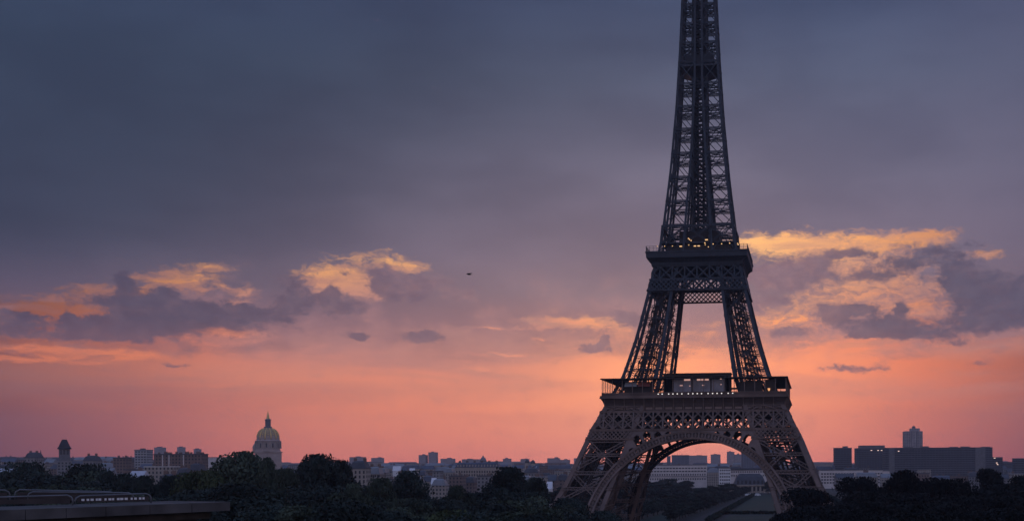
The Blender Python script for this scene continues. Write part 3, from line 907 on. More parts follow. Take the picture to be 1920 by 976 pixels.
def block(name, label, px0, px1, ytop, Y, dep, wm, rm=None, roof='flat', cat='building', group=None, extra=None, rz=0.0):
    """a building: walls and a roof of its own"""
    x, w, h, z = placed(px0, px1, Y, ytop)
    t = thing(name, label, cat, (x, Y, z - .5), rz, group)
    h += .5
    m = MB()
    rm = rm or ZINC
    r = MB()
    hw = w / 2
    if roof == 'flat':
        m.box(-hw, hw, 0, dep, 0, h - .9)
        r.box(-hw - .25, hw + .25, -.25, dep + .25, h - .9, h)
    elif roof == 'mansard':
        rh = min(5.5, h * .28); e = min(2.2, hw * .3)
        m.box(-hw, hw, 0, dep, 0, h - rh)
        r.frustum((-hw - .4, hw + .4, -.4, dep + .4), h - rh, (-hw - .4, hw + .4, -.4, dep + .4), h - rh + .35)
        r.frustum((-hw, hw, 0, dep), h - rh + .35, (-hw + e, hw - e, e, dep - e), h - rh * .18)
        r.frustum((-hw + e, hw - e, e, dep - e), h - rh * .18, (-hw + e * 1.8, hw - e * 1.8, dep * .42, dep * .58), h)
    elif roof == 'gable':
        rh = min(5, h * .35)
        m.box(-hw, hw, 0, dep, 0, h - rh)
        r.add([(-hw - .3, -.3, h - rh), (hw + .3, -.3, h - rh), (hw + .3, dep + .3, h - rh), (-hw - .3, dep + .3, h - rh), (-hw - .3, dep / 2, h), (hw + .3, dep / 2, h)],
              [(3, 2, 1, 0), (0, 1, 5, 4), (2, 3, 4, 5), (1, 2, 5), (3, 0, 4)])
    wo_ = m.build('wall', wm, t)
    ro_ = r.build('roof', rm, t)
    return t, w, h, dep, ro_, wo_


def chimney(ro, x, y, z, w=2.2, h=2.2):
    m = MB(); m.box(x - w / 2, x + w / 2, y - .45, y + .45, z, z + h)
    for k in range(max(2, int(w / .6))):
        u = x - w / 2 + (k + .5) * w / max(2, int(w / .6)); m.lathe([(.16, z + h), (.13, z + h + .7)], 6, u, y)
    m.build('chimney', BRICK, ro)


def windows(t, xs, zs, ww, wh, y=-.06, m=None, name='window'):
    mb = MB(); mb.box(-ww / 2, ww / 2, y - .05, y + .05, 0, wh)
    me = mb.mesh(name, m or GLASS_D)
    for z in zs:
        for x in xs: link(name, me, t, (x, 0, z))


# --- landmarks, from one end of the picture to the other
# bell tower with a steep flared roof
x, w, h, z = placed(107, 134, 1200, 823)
t = thing('bell_tower', 'square stone bell tower with steep dark flared pyramid roof above the tree clump', 'tower', (x, 1200, z), R_(26))
k = .533
m = MB(); m.box(-6.6, 6.6, 0, 12, 0, h - 21.5); m.build('base', W_GREY, t)
m = MB(); m.box(-5.0, 5.0, 1.2, 10.8, h - 21.5, h - 9); m.build('wall', LEAD, t)
bl = MB(); bl.box(-1, 1, -.1, .1, 0, 4.5); bm_ = bl.mesh('belfry_opening', GLASS_D)
for xx in (-3, 0, 3): link('belfry_opening', bm_, t, (xx, 1.15, h - 15))
m = MB(); m.frustum((-6.2, 6.2, -.2, 12.2), h - 9.6, (-6.4, 6.4, -.4, 12.4), h - 9); m.frustum((-6.4, 6.4, -.4, 12.4), h - 9, (-5.3, 5.3, .7, 11.3), h - 7.4); m.frustum((-5.3, 5.3, .7, 11.3), h - 7.4, (-2.3, 2.3, 3.9, 8.1), h - .3); m.box(-2.3, 2.3, 3.9, 8.1, h - .3, h); ro = m.build('roof', mat('black slate', (.022, .023, .03), .7), t)
# slim spire
x, w, h, z = placed(73.5, 79, 1300, 842)
t = thing('church_spire', 'slim grey church spire rising beside a flat-topped block, near the bell tower', 'spire', (x, 1300, z))
m = MB(); m.box(-1.6, 1.6, -1.6, 1.6, 0, h - 9); m.build('shaft', STONE, t)
m = MB(); m.lathe([(1.9, h - 9), (.9, h - 5), (.08, h)], 8); m.build('spire_roof', SLATE, t)

t, w, h, d, ro, wo_ = block('apartment_building', 'grey block with dark mansard top beside the slim spire', 46, 68, 847, 1150, 14, W_GREY, SLATE, 'mansard')
for xx in (-3, 3): chimney(ro, xx, 6, h - 1.0)
t, *_ = block('low_hall', 'long low hall with pale roof beyond the barriers, beside the trees', -25, 40, 877, 700, 22, PALE, mat('pale roof', (.42, .43, .46), .6, .1, .3), 'gable')
t, *_ = block('small_house', 'small white gabled house peeping over the garden trees', 195, 209, 876, 760, 8, PALE, ZINC, 'gable')
t, w, h, d, ro, wo_ = block('office_block', 'pale banded office block standing alone on the skyline left of three hazy towers', 252, 275, 842, 1500, 18, W_OFFICE, LEAD)
for zz in (h * .86, h * .92):
    m = MB(); m.box(-w / 2 - .1, w / 2 + .1, -.15, 0, zz, zz + .5); m.build('cornice', PALE, wo_)
m = MB(); m.box(-3, 2, 5, 10, h, h + 1.6); m.build('plant_room', LEAD, ro)
for a, b, y, lb in ((289, 305.5, 838, 'broad hazy tower block, the widest of three over the brown brick slab'), (332, 342, 837.5, 'narrow hazy tower block, the middle of three over the brown brick slab'),
                    (363, 372, 841, 'shortest hazy tower block of three, above the right end of the brown brick slab')):
    t, w, h, d, ro, wo_ = block('tower_block', lb, a, b, y, 3500, 22, W_TOWER, LEAD, group='hazy tower blocks behind the brick slab')
    m = MB(); m.box(-w * .3, w * .2, 5, 15, h, h + 2.2); m.build('plant_room', LEAD, ro)
t, w, h, d, ro, wo_ = block('apartment_slab', 'long brown brick apartment slab with pale stair strips and rooftop chimneys', 288, 379, 850, 1100, 14, W_BROWN, SLATE)
for px in (305, 317, 344):
    p = at(px, 860, 1100); m = MB(); m.box(-.45, .45, -.25, -.02, 3, h - 1); m.build('stair_strip', PALE, wo_, loc=(p.x - t.location.x, 0, 0))
for k in range(9): chimney(ro, -w / 2 + 2.5 + k * (w - 5) / 8, 6 + (k % 2) * 3, h, 2.0 + (k % 3), 1.2 + .6 * (k % 2))
t, *_ = block('warehouse', 'plain hazy mauve shed with level roof between brick slab and round tree', 379, 425, 856, 1700, 30, PALE, ZINC)
for a, b, y, Y, lb, wm, rm, rf_ in (
        (155, 180, 853, 1200, 'grey stepped block with dark mansard roof right of the bell tower', W_GREY, SLATE, 'mansard'),
        (212, 236, 857, 1180, 'low dark-roofed block with rooftop hut left of the banded office', W_BROWN, SLATE, 'flat'),
        (240, 266, 882, 820, 'pale ridge-roofed villa low above the garden trees', W_GREY, mat('light zinc', (.45, .46, .5), .5, .1, .3), 'gable'),
        (270, 325, 873, 900, 'long cream terrace with light band in front of the brick slab', W_CREAM, mat('light band roof', (.5, .47, .44), .6, .1, .3), 'flat'),
        (330, 352, 876, 880, 'stubby cream house under the right half of the brick slab', W_CREAM, SLATE, 'mansard'),
        (352, 376, 868, 940, 'dark brick house with mansard roof close to the round tree', W_BROWN, SLATE, 'mansard'),
        (296, 322, 888, 640, 'dark low pavilion roof among trees beneath the brick slab', W_BROWN, SLATE, 'mansard'),
        (655, 686, 863, 820, 'rosy stone corner building with tall mansard, beside the second round tree', W_CREAM, SLATE, 'mansard'),
        (688, 712, 874, 860, 'pale stone house with white-framed front right of the rosy corner building', W_CREAM, ZINC, 'mansard')):
    t, w, h, d, ro, wo_ = block('apartment_building', lb, a, b, y, Y, 13, wm, rm, rf_)
    if rf_ != 'gable':
        chimney(ro, -w * .28, 6.2, h - .5); chimney(ro, w * .3, 6.2, h - .5)
    if Y < 870 and h > 14 and rf_ == 'mansard':
        windows(wo_, np.linspace(-w / 2 + 1.4, w / 2 - 1.4, max(3, int(w / 2.6))), np.arange(3, h - 6.5, 3.2), 1.1, 2.0)

for a, b, y, Y, lb in ((767, 776, 877, 1250, 'tiny white-roofed shed catching light below the paired towers'), (808, 816, 895, 1000, 'small white house front between level-topped tree and mansard row'),
                    (1025, 1034, 902, 800, 'small white kiosk among trees by the left iron leg'), (736, 750, 873, 1300, 'white-walled house under the far roofs left of the paired towers')):
    block('small_house', lb, a, b, y, Y, 8, WHITEP, mat('white roof', (.7, .7, .72), .5, .05, .3) if a == 767 else bpy.data.materials.get('white roof') or ZINC, 'gable', cat='house')
# gilded dome church
x, w, h, z = placed(473, 528, 1900, 768)
kk_ = 1900 / F
h0 = CAMZ + (870 - 770) * kk_ + 4 - z
x = at(502.5, 800, 1912).x
t = thing('domed_church', 'baroque stone church with ribbed gilded dome, lantern and spire above the trees', 'church', (x, 1912, z), R_(19))
zz = lambda py: at(503, py, 1900).z - z
r1 = 19.5 * kk_; r2 = 20.5 * kk_; r3 = 24.5 * kk_
m = MB(); m.box(-r3 * .98, r3 * .98, -r3 * .8, r3 * .9, 0, zz(848)); m.box(-r3 * 1.05, r3 * 1.05, -r3 * .85, r3 * .95, zz(848), zz(846)); m.build('nave', STONE_L, t)
m = MB(); m.lathe([(r3 * .93, zz(846)), (r3 * .93, zz(843)), (r3 * .88, zz(842)), (r2 * 1.06, zz(841)), (r2 * 1.06, zz(827)), (r2 * 1.14, zz(826.5)), (r2 * 1.14, zz(825)), (r2, zz(824)), (r2 * .98, zz(816))], 40); dr = m.build('drum', STONE_L, t)
wm_ = MB(); wm_.box(-.9, .9, -.3, .3, 0, 6.5); wme = wm_.mesh('window', GLASS_D)
cm_ = MB(); cm_.lathe([(.75, 0), (.62, 10.5), (.85, 11)], 8); cme = cm_.mesh('column', STONE)
for k in range(24):
    tt = 2 * math.pi * k / 24
    c = link('column', cme, dr, (r2 * 1.13 * math.cos(tt), r2 * 1.13 * math.sin(tt), zz(840)))
    if k % 2: link('window', wme, dr, (r2 * 1.065 * math.cos(tt + .13), r2 * 1.065 * math.sin(tt + .13), zz(838)), tt + .13 + math.pi / 2)
dp = [(r1 * 1.0, zz(816)), (r1 * 1.0, zz(813)), (r1 * .97, zz(811)), (r1 * .9, zz(808.5)), (r1 * .78, zz(806)), (r1 * .6, zz(804)), (r1 * .42, zz(802.5)), (r1 * .3, zz(802))]
dp = [(r1, zz(823)), (r1 * 1.0, zz(818)), (r1 * .96, zz(813.5)), (r1 * .87, zz(809.5)), (r1 * .74, zz(806)), (r1 * .58, zz(803.5)), (r1 * .42, zz(802)), (r1 * .34, zz(801.5))]
m = MB(); m.lathe(dp, 48); dm = m.build('dome', DOME, t, True)
for k in range(12):
    m = MB(); tt = 2 * math.pi * (k + .5) / 12
    pts = [(r * 1.025 * math.cos(tt), r * 1.025 * math.sin(tt), zq) for r, zq in dp]
    m.tube(pts, [1.35, 1.3, 1.2, 1.1, .95, .8, .65, .55], 6); m.build('gilded_rib', GILT, dm, True)
    m = MB(); tt += math.pi / 12
    for j in (1, 2, 3, 4):
        r, zq = dp[j]; m.box(r * 1.02 * math.cos(tt) - .55, r * 1.02 * math.cos(tt) + .55, r * 1.02 * math.sin(tt) - .55, r * 1.02 * math.sin(tt) + .55, zq - .9, zq + .9)
    m.build('gilded_trophy', GILT, dm)
m = MB(); m.lathe([(r1 * .38, zz(802)), (r1 * .38, zz(799)), (r1 * .26, zz(798.5)), (r1 * .26, zz(787)), (r1 * .31, zz(786.5)), (r1 * .31, zz(785.5)), (r1 * .16, zz(784))], 12); m.build('lantern', LEAD, t)
m = MB(); m.lathe([(r1 * .16, zz(784)), (r1 * .08, zz(776)), (.25, zz(770)), (.5, zz(769.6)), (.12, zz(767.5))], 8); m.build('spire', GILT, t)
for sx_, lb in ((-1.0, 1),):
    m = MB(); m.lathe([(4.6, zz(849)), (4.6, zz(838)), (4.9, zz(837.5)), (4.2, zz(834)), (2.6, zz(831)), (1.0, zz(829.6)), (.6, zz(828)), (.05, zz(825))], 16, sx_ * r3 * .92, r3 * (1.2 if lb else 1.6)); m.build('cupola', STONE_L, t)

FAR = 'hazy blocks strung along the far skyline'
for a, b, y, lb in ((655, 681, 856, 'wide low hazy block just right of the second round tree'), (696, 715, 857.5, 'small low hazy block midway between second round tree and paired towers'),
                    (785, 798, 852, 'shorter of the two hazy towers standing side by side'), (803, 817, 847, 'taller of the two hazy towers standing side by side'),
                    (826, 850, 859, 'uneven low hazy block right of the paired towers'), (866, 897, 860, 'long low hazy block left of the small pointed dome'),
                    (943, 956, 859, 'lone squat hazy block right of the small pointed dome'), (976, 990, 859.5, 'hazy block half hidden behind the twin dark cupolas'),
                    (1026, 1048, 858, 'broad hazy block left of the iron tower leg'), (1049, 1067, 861, 'lower hazy block joined to a broader one by the iron tower leg'),
                    (1076, 1096, 858, 'hazy block cut by the slanting iron tower leg'),
                    (1291, 1326, 853, 'wide pale block with grid front under the arch'), (1333, 1351, 851, 'stepped hazy block in the middle under the arch'),
                    (1363.5, 1377, 846, 'tall slim hazy tower under the arch'), (1377.5, 1390, 851, 'lower hazy tower touching the slim one under the arch')):
    t, w, h, d, ro, wo_ = block('tower_block', lb, a, b, y, 4200, 40, W_TOWER, LEAD, group=FAR)
    m = MB(); q = rng.uniform(-.25, .1); m.box(w * q, w * (q + .3), 10, 25, h, h + rng.uniform(1.5, 3.5)); m.build('plant_room', LEAD, ro)
x, w, h, z = placed(899, 912.5, 3500, 851)
t = thing('small_dome', 'small hazy pointed dome on the far skyline above the blue mansard row', 'dome', (x, 3500, z))
rr = w / 2; m = MB(); m.lathe([(rr * 1.02, 0), (rr * 1.02, h - 24), (rr * 1.1, h - 23.5), (rr, h - 23)], 24); m.build('drum', STONE, t)
m = MB(); m.lathe([(rr, h - 23), (rr * .92, h - 17), (rr * .7, h - 12), (rr * .4, h - 8.5), (rr * .22, h - 7.5), (rr * .2, h - 4.5), (.3, h - 3.5), (.1, h)], 24); m.build('cupola', LEAD, t, True)
for a, b, y, lb in ((984, 992.5, 859.5, 'left and taller one of twin dark cupolas behind the big dark tree'), (995, 1003.5, 860.5, 'right and lower one of twin dark cupolas behind the big dark tree')):
    x, w, h, z = placed(a, b, 1800, y)
    t = thing('cupola_tower', lb, 'cupola', (x, 1800, z), group='twin dark cupolas')
    rr = w / 2; m = MB(); m.lathe([(rr, 0), (rr, h - 6)], 14); m.build('shaft', STONE, t)
    m = MB(); m.lathe([(rr * 1.12, h - 6), (rr * 1.0, h - 4), (rr * .7, h - 2.2), (rr * .2, h - 1), (.1, h)], 14); m.build('cupola', SLATE, t, True)
# long mansard row with blue slates
t, w, h, d, ro, wo_ = block('mansard_row', 'long pale stone row with tall blue slate mansard and dormers behind the dark tree', 853, 936, 866, 1300, 16, STONE, SLATE_B, 'mansard')
windows(wo_, np.linspace(-w / 2 + 2, w / 2 - 2, 17), np.arange(h - 18.5, h - 8, 3.6), 1.3, 2.3)
for k in range(14):
    xx = -w / 2 + 3 + k * (w - 6) / 13; m = MB(); m.box(xx - .7, xx + .7, .3, 1.6, h - 4.6, h - 2.4); m.build('dormer', STONE, ro)
for k in range(6): chimney(ro, -w / 2 + 4 + k * (w - 8) / 5, 8, h - .6, 2.6, 2.2)
t, w, h, d, ro, wo_ = block('gabled_house', 'steep dark roof with white gable edges left of the iron tower leg', 988, 1009, 872, 1400, 12, PALE, SLATE_B, 'gable')
for sgn in (-1, 0):
    m = MB(); m.bar((sgn * w * .4 + 2, -.4, h - 6), (sgn * w * .4 + 5, -.5, h - .5), .5, .3, (0, 1, 0)); m.build('gable_edge', WHITEP, ro)

# under the arch
t, w, h, d, ro, wo_ = block('apartment_slab', 'dark blue block with roof railing and aerials under the arch', 1259.5, 1292, 852.5, 2600, 20, W_BLUE, LEAD)
for xx in (-6, 2, 5.5):
    m = MB(); m.bar((xx, 8, h), (xx, 8, h + 4.5), .25); m.bar((xx - .8, 8, h + 3.6), (xx + .8, 8, h + 3.6), .2); m.build('aerial', LEAD, ro)
m = MB(); m.box(-w / 2, w / 2, 0, .3, h, h + .5); m.build('roof_railing', LEAD, ro)
t, *_ = block('apartment_slab', 'narrow open-sided blue block with sky gap, left of the dark block under the arch', 1250.5, 1257, 854, 2600, 16, W_BLUE, LEAD)
t, w, h, d, ro, wo_ = block('office_tower', 'broad slate blue tower slab rising behind the right foot of the arch', 1391, 1470, 836, 2200, 30, W_BLUE, LEAD)
t, w, h, d, ro, wo_ = block('long_office_building', 'long pale office building with rows of dark windows under the arch', 1205, 1326, 870.5, 1550, 18, PALE, LEAD)
windows(wo_, np.linspace(-w / 2 + 4, w / 2 - 3, 20), (h - 5.2, h - 9.2), 2.9, 1.5)
windows(wo_, np.linspace(-w / 2 + 4, w / 2 - 3, 26), (h - 13.8, h - 19.5), 1.5, 2.2)
m = MB(); m.box(-w / 2 - .3, w / 2 + .3, -.8, 0, h - 15.2, h - 14.6); m.build('cornice', LEAD, wo_)
t, w, h, d, ro, wo_ = block('apartment_building', 'low cream wing right of the long pale office under the arch', 1326, 1349, 877, 1500, 18, W_CREAM, ZINC, 'mansard')
t, w, h, d, ro, wo_ = block('corner_office', 'white narrow building with four rows of dark square windows under the arch', 1348.5, 1369.5, 876, 1450, 14, WHITEP, LEAD)
windows(wo_, np.linspace(-w / 2 + 1.6, w / 2 - 1.6, 5), np.arange(h - 4.0, 4, -3.9), 1.6, 1.9)
t, w, h, d, ro, wo_ = block('long_office_building', 'white strip-windowed wing with deep dark roof behind the columned palace', 1370, 1450, 877, 1500, 18, PALE, SLATE)
windows(wo_, np.linspace(-w / 2 + 1.5, w / 2 - 1.5, 19), (h - 5.4, h - 10), 1.6, 1.9)
m = MB(); m.box(-w / 2 - .3, w / 2 + .3, -.5, 19, h - 2.6, h + .2); m.build('eaves', SLATE, ro)
# columned palace
x, w, h, z = placed(1376, 1437, 1250, 887)
t = thing('columned_palace', 'stone palace with square dome roof and columned front at the end of the lawn', 'palace', (x, 1250, z))
hw = w / 2
ez = at(1400, 908, 1250).z - z
m = MB(); m.box(-hw * 1.5, hw * 1.5, 2.0, 26, 0, ez - 2.5); m.build('wall', STONE, t)
m = MB(); m.box(-hw, hw, .5, 27, 0, ez - 1); m.build('pavilion_wall', STONE, t)
m = MB(); m.box(-hw - .6, hw + .6, -1.2, 27.5, ez - 1, ez); m.build('entablature', STONE, t)
m = MB(); m.frustum((-hw, hw, 0, 27), ez, (-hw * .8, hw * .8, 4, 23), ez + (h - ez) * .72); m.frustum((-hw * .8, hw * .8, 4, 23), ez + (h - ez) * .72, (-hw * .62, hw * .62, 7, 20), h); m.build('roof', SLATE, t)
cm_ = MB(); cm_.lathe([(1.0, 0), (.95, .4), (.8, .5), (.66, ez - 2.2), (1.0, ez - 1.2)], 12); cme = cm_.mesh('column', STONE)
for k in range(8): link('column', cme, t, (-hw + 2.2 + k * (2 * hw - 4.4) / 7, -.5, 0))
wm_ = MB(); wm_.box(-1, 1, -.06, .06, 0, 4.6); wme = wm_.mesh('window', GLASS_D)
for k in range(7):
    for zq in (2.0, 8.5): link('window', wme, t, (-hw + 4.3 + k * (2 * hw - 8.6) / 6, .42, zq))
# right of the tower
t, w, h, d, ro, wo_ = block('tower_block', 'dark stepped block standing alone right of the iron tower', 1566, 1597, 838.5, 1800, 22, W_SLAB, LEAD)
m = MB(); m.box(w * .02, w * .3, 6, 16, h, h + 2.4); m.build('plant_room', LEAD, ro)
t, w, h, d, ro, wo_ = block('office_block', 'broad dark block with raised roof storey at the end of the long slab', 1607, 1662, 839, 1900, 30, W_SLAB, LEAD)
m = MB(); m.box(-w * .38, w * .46, 4, 26, h, h + 4.2); m.build('roof_storey', LEAD, ro)
lw = MB(); lw.box(-1.1, 1.1, -.2, 0, 0, .9); lwm = lw.mesh('lit_window', emit_mat('lit window', (1, .66, .5), 1.3))
for px, py in ((1646.5, 844), (1653, 844), (1657, 843.5), (1634, 844)):
    p = at(px, py, 1899.7); link('lit_window', lwm, wo_, (p.x - t.location.x, 0, p.z - t.location.z))
t, w, h, d, ro, wo_ = block('apartment_slab', 'very long dark blue apartment slab with flat roof right of the iron tower', 1658, 1861, 838, 1700, 16, W_SLAB, LEAD)
for px, ww in ((1838, 14), (1672, 8)):
    p = at(px, 850, 1700); m = MB(); m.box(-ww / 2, ww / 2, -.5, 0, 0, h - 1.0); m.build('blank_stair_wall', LEAD, wo_, loc=(p.x - t.location.x, 0, 0))
for k, (px, hh) in enumerate(((1705, 1.2), (1735, 1.8), (1790, .9), (1812, 1.3), (1850, .8))):
    p = at(px, 850, 1700); m = MB(); m.box(-6, 6, 4, 12, h, h + hh); m.build('plant_room', LEAD, ro, loc=(p.x - t.location.x, 0, 0))
p = at(1685, 845.5, 1699.7); link('lit_window', lwm, wo_, (p.x - t.location.x, 0, p.z - t.location.z))
x, w, h, z = placed(1697, 1730, 2300, 798)
t = thing('stepped_tower', 'tall grey tower with stepped crown rising behind the long dark slab', 'tower', (x, 2300, z))
q = 2300 / F
m = MB(); m.box(-w / 2, w / 2, 0, 26, 0, h - 9.5 * q); wo_ = m.build('wall', W_TOWER, t)
for xx in (-w * .16, w * .17):
    m = MB(); m.box(xx - .7, xx + .7, -.8, 0, 4, h - 9.5 * q); m.build('pilaster', LEAD, wo_)
m = MB(); m.box(-w * .14, w * .36, 4, 22, h - 9.5 * q, h - 4 * q); m.build('crown_storey', W_TOWER, t)
m = MB(); m.box(-w * .02, w * .13, 8, 16, h - 4 * q, h); m.lathe([(.2, h), (.15, h + 3)], 6, w * .05, 12); m.build('machine_room', LEAD, t)
for a, b, y, Y, lb in ((1861, 1880, 856, 1750, 'small dark block with lit corner at the right end of the long slab'), (1904, 1960, 858, 1600, 'dark block at the very right edge of the skyline'),
                       (1880, 1904, 865, 2100, 'low dark block in the gap right of the long slab')):
    t, w, h, d, ro, wo_ = block('apartment_building', lb, a, b, y, Y, 16, W_SLAB, LEAD)
    if a == 1861:
        for px, py in ((1865, 858.5), (1869, 867.5), (1870.5, 870.5)):
            p = at(px, py, Y - .3); link('lit_window', lwm, wo_, (p.x - t.location.x, 0, p.z - t.location.z))
t, w, h, d, ro, wo_ = block('long_office_building', 'white office wing with dark roof and four window rows above the dark trees', 1538, 1656, 879.5, 1450, 16, PALE, SLATE)
windows(wo_, np.linspace(-w / 2 + 2.2, w / 2 - 2.2, 22), (h - 5.8, h - 9.4, h - 13.0, h - 16.6), 2.3, 1.7)
t, *_ = block('end_wing', 'plain pale end wall beside the white office wing', 1656, 1668, 881, 1448, 16, PALE, ZINC)

# --- the sea of roofs, band by band
KIND = [(W_CREAM, ZINC, 'cream stone'), (W_GREY, SLATE, 'grey rendered'), (W_BROWN, SLATE, 'brown brick'), (W_CREAM, SLATE_B, 'pale stone')]
ROOFW = {'mansard': 'mansard-roofed', 'flat': 'flat-roofed', 'gable': 'pitched-roof'}


def region(px):
    if px < 470: return 'left of the gilded dome'
    if px < 1080: return 'between gilded dome and iron tower'
    if px < 1510: return 'seen through the iron tower'
    return 'right of the iron tower'


BANDS = [  # distance, px range, roof line, spread, width px, where
    (5200, -60, 1990, 866.5, 3, (26, 70), 'on the far horizon'),
    (3300, -60, 1990, 868.5, 3.5, (22, 50), 'in the far roofs'),
    (2350, -60, 1990, 871.0, 4.5, (22, 46), 'in the middle roofs'),
    (1750, -60, 1990, 875.0, 5, (16, 38), 'in the nearer roofs'),
    (1330, -60, 1060, 881.0, 6, (11, 28), 'just above the trees'),
    (1020, 180, 1060, 891.0, 6, (12, 28), 'among the tree tops'),
    (1330, 1560, 1990, 886.0, 5, (18, 44), 'just above the trees'),
]
for Y, x0, x1, yl_, spr, wr, where in BANDS:
    px = x0 + rng.uniform(0, 15)
    while px < x1:
        wpx = rng.uniform(*wr)
        y = yl_ + rng.uniform(-spr, spr)
        lift = (-13 if Y > 1500 else -9) * ss(-440, -180, -px) if Y < 3000 else -8 * ss(-440, -180, -px)
        wm, rm, kw = rng.choice(KIND)
        rf_ = rng.choice(['mansard', 'mansard', 'flat', 'gable']) if Y < 3000 else rng.choice(['flat', 'flat', 'mansard'])
        d = rng.uniform(12, 20)
        g_ = '%s %s buildings %s %s' % (kw, ROOFW[rf_], where, region(px))
        t, w, h, d, ro, wo_ = block('apartment_building', '%s %s building %s, %s' % (kw, ROOFW[rf_], where, region(px)), px, px + wpx, y + lift, Y + rng.uniform(-60, 60), d, wm, rm, rf_, group=g_)
        if rf_ != 'gable' and Y < 3000:
            for k in range(rng.choice((1, 2, 2, 3))): chimney(ro, rng.uniform(-.4, .4) * w, d * rng.uniform(.42, .58), h - .6, rng.uniform(1.6, 3.6), rng.uniform(1.6, 3.0))
        px += wpx + rng.uniform(-2, 7)

# ------------------------------------------------------------------ trees


def crown_mesh(name, seed, H, Rw, lobes, nleaf, ls, m, low=.22):
    r = np.random.default_rng(seed)
    cs = []
    for k in range(lobes):
        zf = r.uniform(low, .92); ang = r.uniform(0, 6.283)
        prof_ = math.sin(math.pi * min(1, (zf - low + .16) / (1.12 - low))) ** .6
        rad = Rw * .66 * prof_ * math.sqrt(r.uniform(.15, 1))
        rr = Rw * r.uniform(.26, .42)
        cs.append((rad * math.cos(ang), rad * math.sin(ang), min(H - rr * .8, zf * H), rr))
    cs.append((0, 0, H * .62, Rw * .55)); cs.append((r.normal() * Rw * .1, r.normal() * Rw * .1, H - Rw * .33, Rw * .34))
    cs = np.array(cs)
    wts = cs[:, 3] ** 2; idx = r.choice(len(cs), nleaf, p=wts / wts.sum())
    d = r.normal(size=(nleaf, 3)); d /= np.linalg.norm(d, axis=1)[:, None]
    d[:, 2] = np.where(r.random(nleaf) < .6, np.abs(d[:, 2]), d[:, 2])
    rad = cs[idx, 3] * (r.random(nleaf) ** .33) * (1 + .10 * np.clip(r.normal(size=nleaf), -2, 1.6))
    c = cs[idx, :3] + d * rad[:, None] * np.array([1, 1, .85])
    top = np.quantile(c[:, 2], .997); c[:, 2] *= H / top; c[:, 2] = np.minimum(c[:, 2], H * (1 + .01 * r.random(nleaf)))
    rw = np.quantile(np.hypot(c[:, 0], c[:, 1]), .97); c[:, :2] *= Rw / rw
    n = d + r.normal(size=(nleaf, 3)) * .6; n /= np.linalg.norm(n, axis=1)[:, None]
    a = np.cross(n, r.normal(size=(nleaf, 3))); a /= np.linalg.norm(a, axis=1)[:, None]; b = np.cross(n, a)
    s = ls * r.uniform(.55, 1.25, nleaf)[:, None]
    v = np.stack([c - a * s - b * s * .35, c + a * s * .2 - b * s * .7, c + a * s, c + a * s * .1 + b * s * .7], 1).reshape(-1, 3)
    me = bpy.data.meshes.new(name)
    me.from_pydata(v.tolist(), [], [(4 * i, 4 * i + 1, 4 * i + 2, 4 * i + 3) for i in range(nleaf)])
    me.materials.append(m)
    return me


def trunk_mesh(seed, H, Rw):
    r = random.Random(seed); m = MB()
    m.tube([(0, 0, -.5), (.1, 0, H * .15), (.15, .1, H * .35), (0, .2, H * .62), (.1, 0, H * .85)], [H * .026, H * .021, H * .017, H * .011, H * .004], 8)
    for k in range(8):
        a_ = k * 2.4 + r.uniform(-.4, .4); z0 = H * r.uniform(.22, .6); q = Rw * r.uniform(.45, .75)
        m.tube([(0, 0, z0), (math.cos(a_) * q * .5, math.sin(a_) * q * .5, z0 + H * .1), (math.cos(a_) * q, math.sin(a_) * q, z0 + H * r.uniform(.16, .26))], [H * .010, H * .007, H * .003], 5)
    return m.mesh('trunk', BARK)


TREES = {}
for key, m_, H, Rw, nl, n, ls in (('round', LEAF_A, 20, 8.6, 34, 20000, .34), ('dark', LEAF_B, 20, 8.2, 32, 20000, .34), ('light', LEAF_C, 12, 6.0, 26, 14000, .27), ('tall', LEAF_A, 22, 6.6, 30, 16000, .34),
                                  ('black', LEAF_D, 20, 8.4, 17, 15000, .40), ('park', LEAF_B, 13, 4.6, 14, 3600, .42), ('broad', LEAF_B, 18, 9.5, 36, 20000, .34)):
    vs = []
    for q in range(3 if key in ('round', 'dark', 'black', 'park') else 2):
        vs.append((crown_mesh('crown', sum(map(ord, key)) * 10 + q, H, Rw, nl, n, ls, m_), trunk_mesh(sum(map(ord, key)) + q, H, Rw)))
    TREES[key] = (H, Rw, vs)


def tree(label, key, px, ytop, Y, rpx=None, group=None, name='leafy_tree', cat='tree'):
    H, Rw, vs = TREES[key]
    p = at(px, ytop, Y); z = gh(p.x, Y)
    h = max(4.0, p.z - z); sz_ = h / H
    sxy = (rpx * Y / F / Rw) if rpx else sz_ * rng.uniform(.9, 1.15)
    t = thing(name, label, cat, (p.x, Y, z), rng.uniform(0, 6.28), group)
    cm_, tm_ = vs[rng.randrange(len(vs))]
    t.scale = (sxy, sxy, sz_)
    link('trunk', tm_, t); link('crown', cm_, t)
    return t


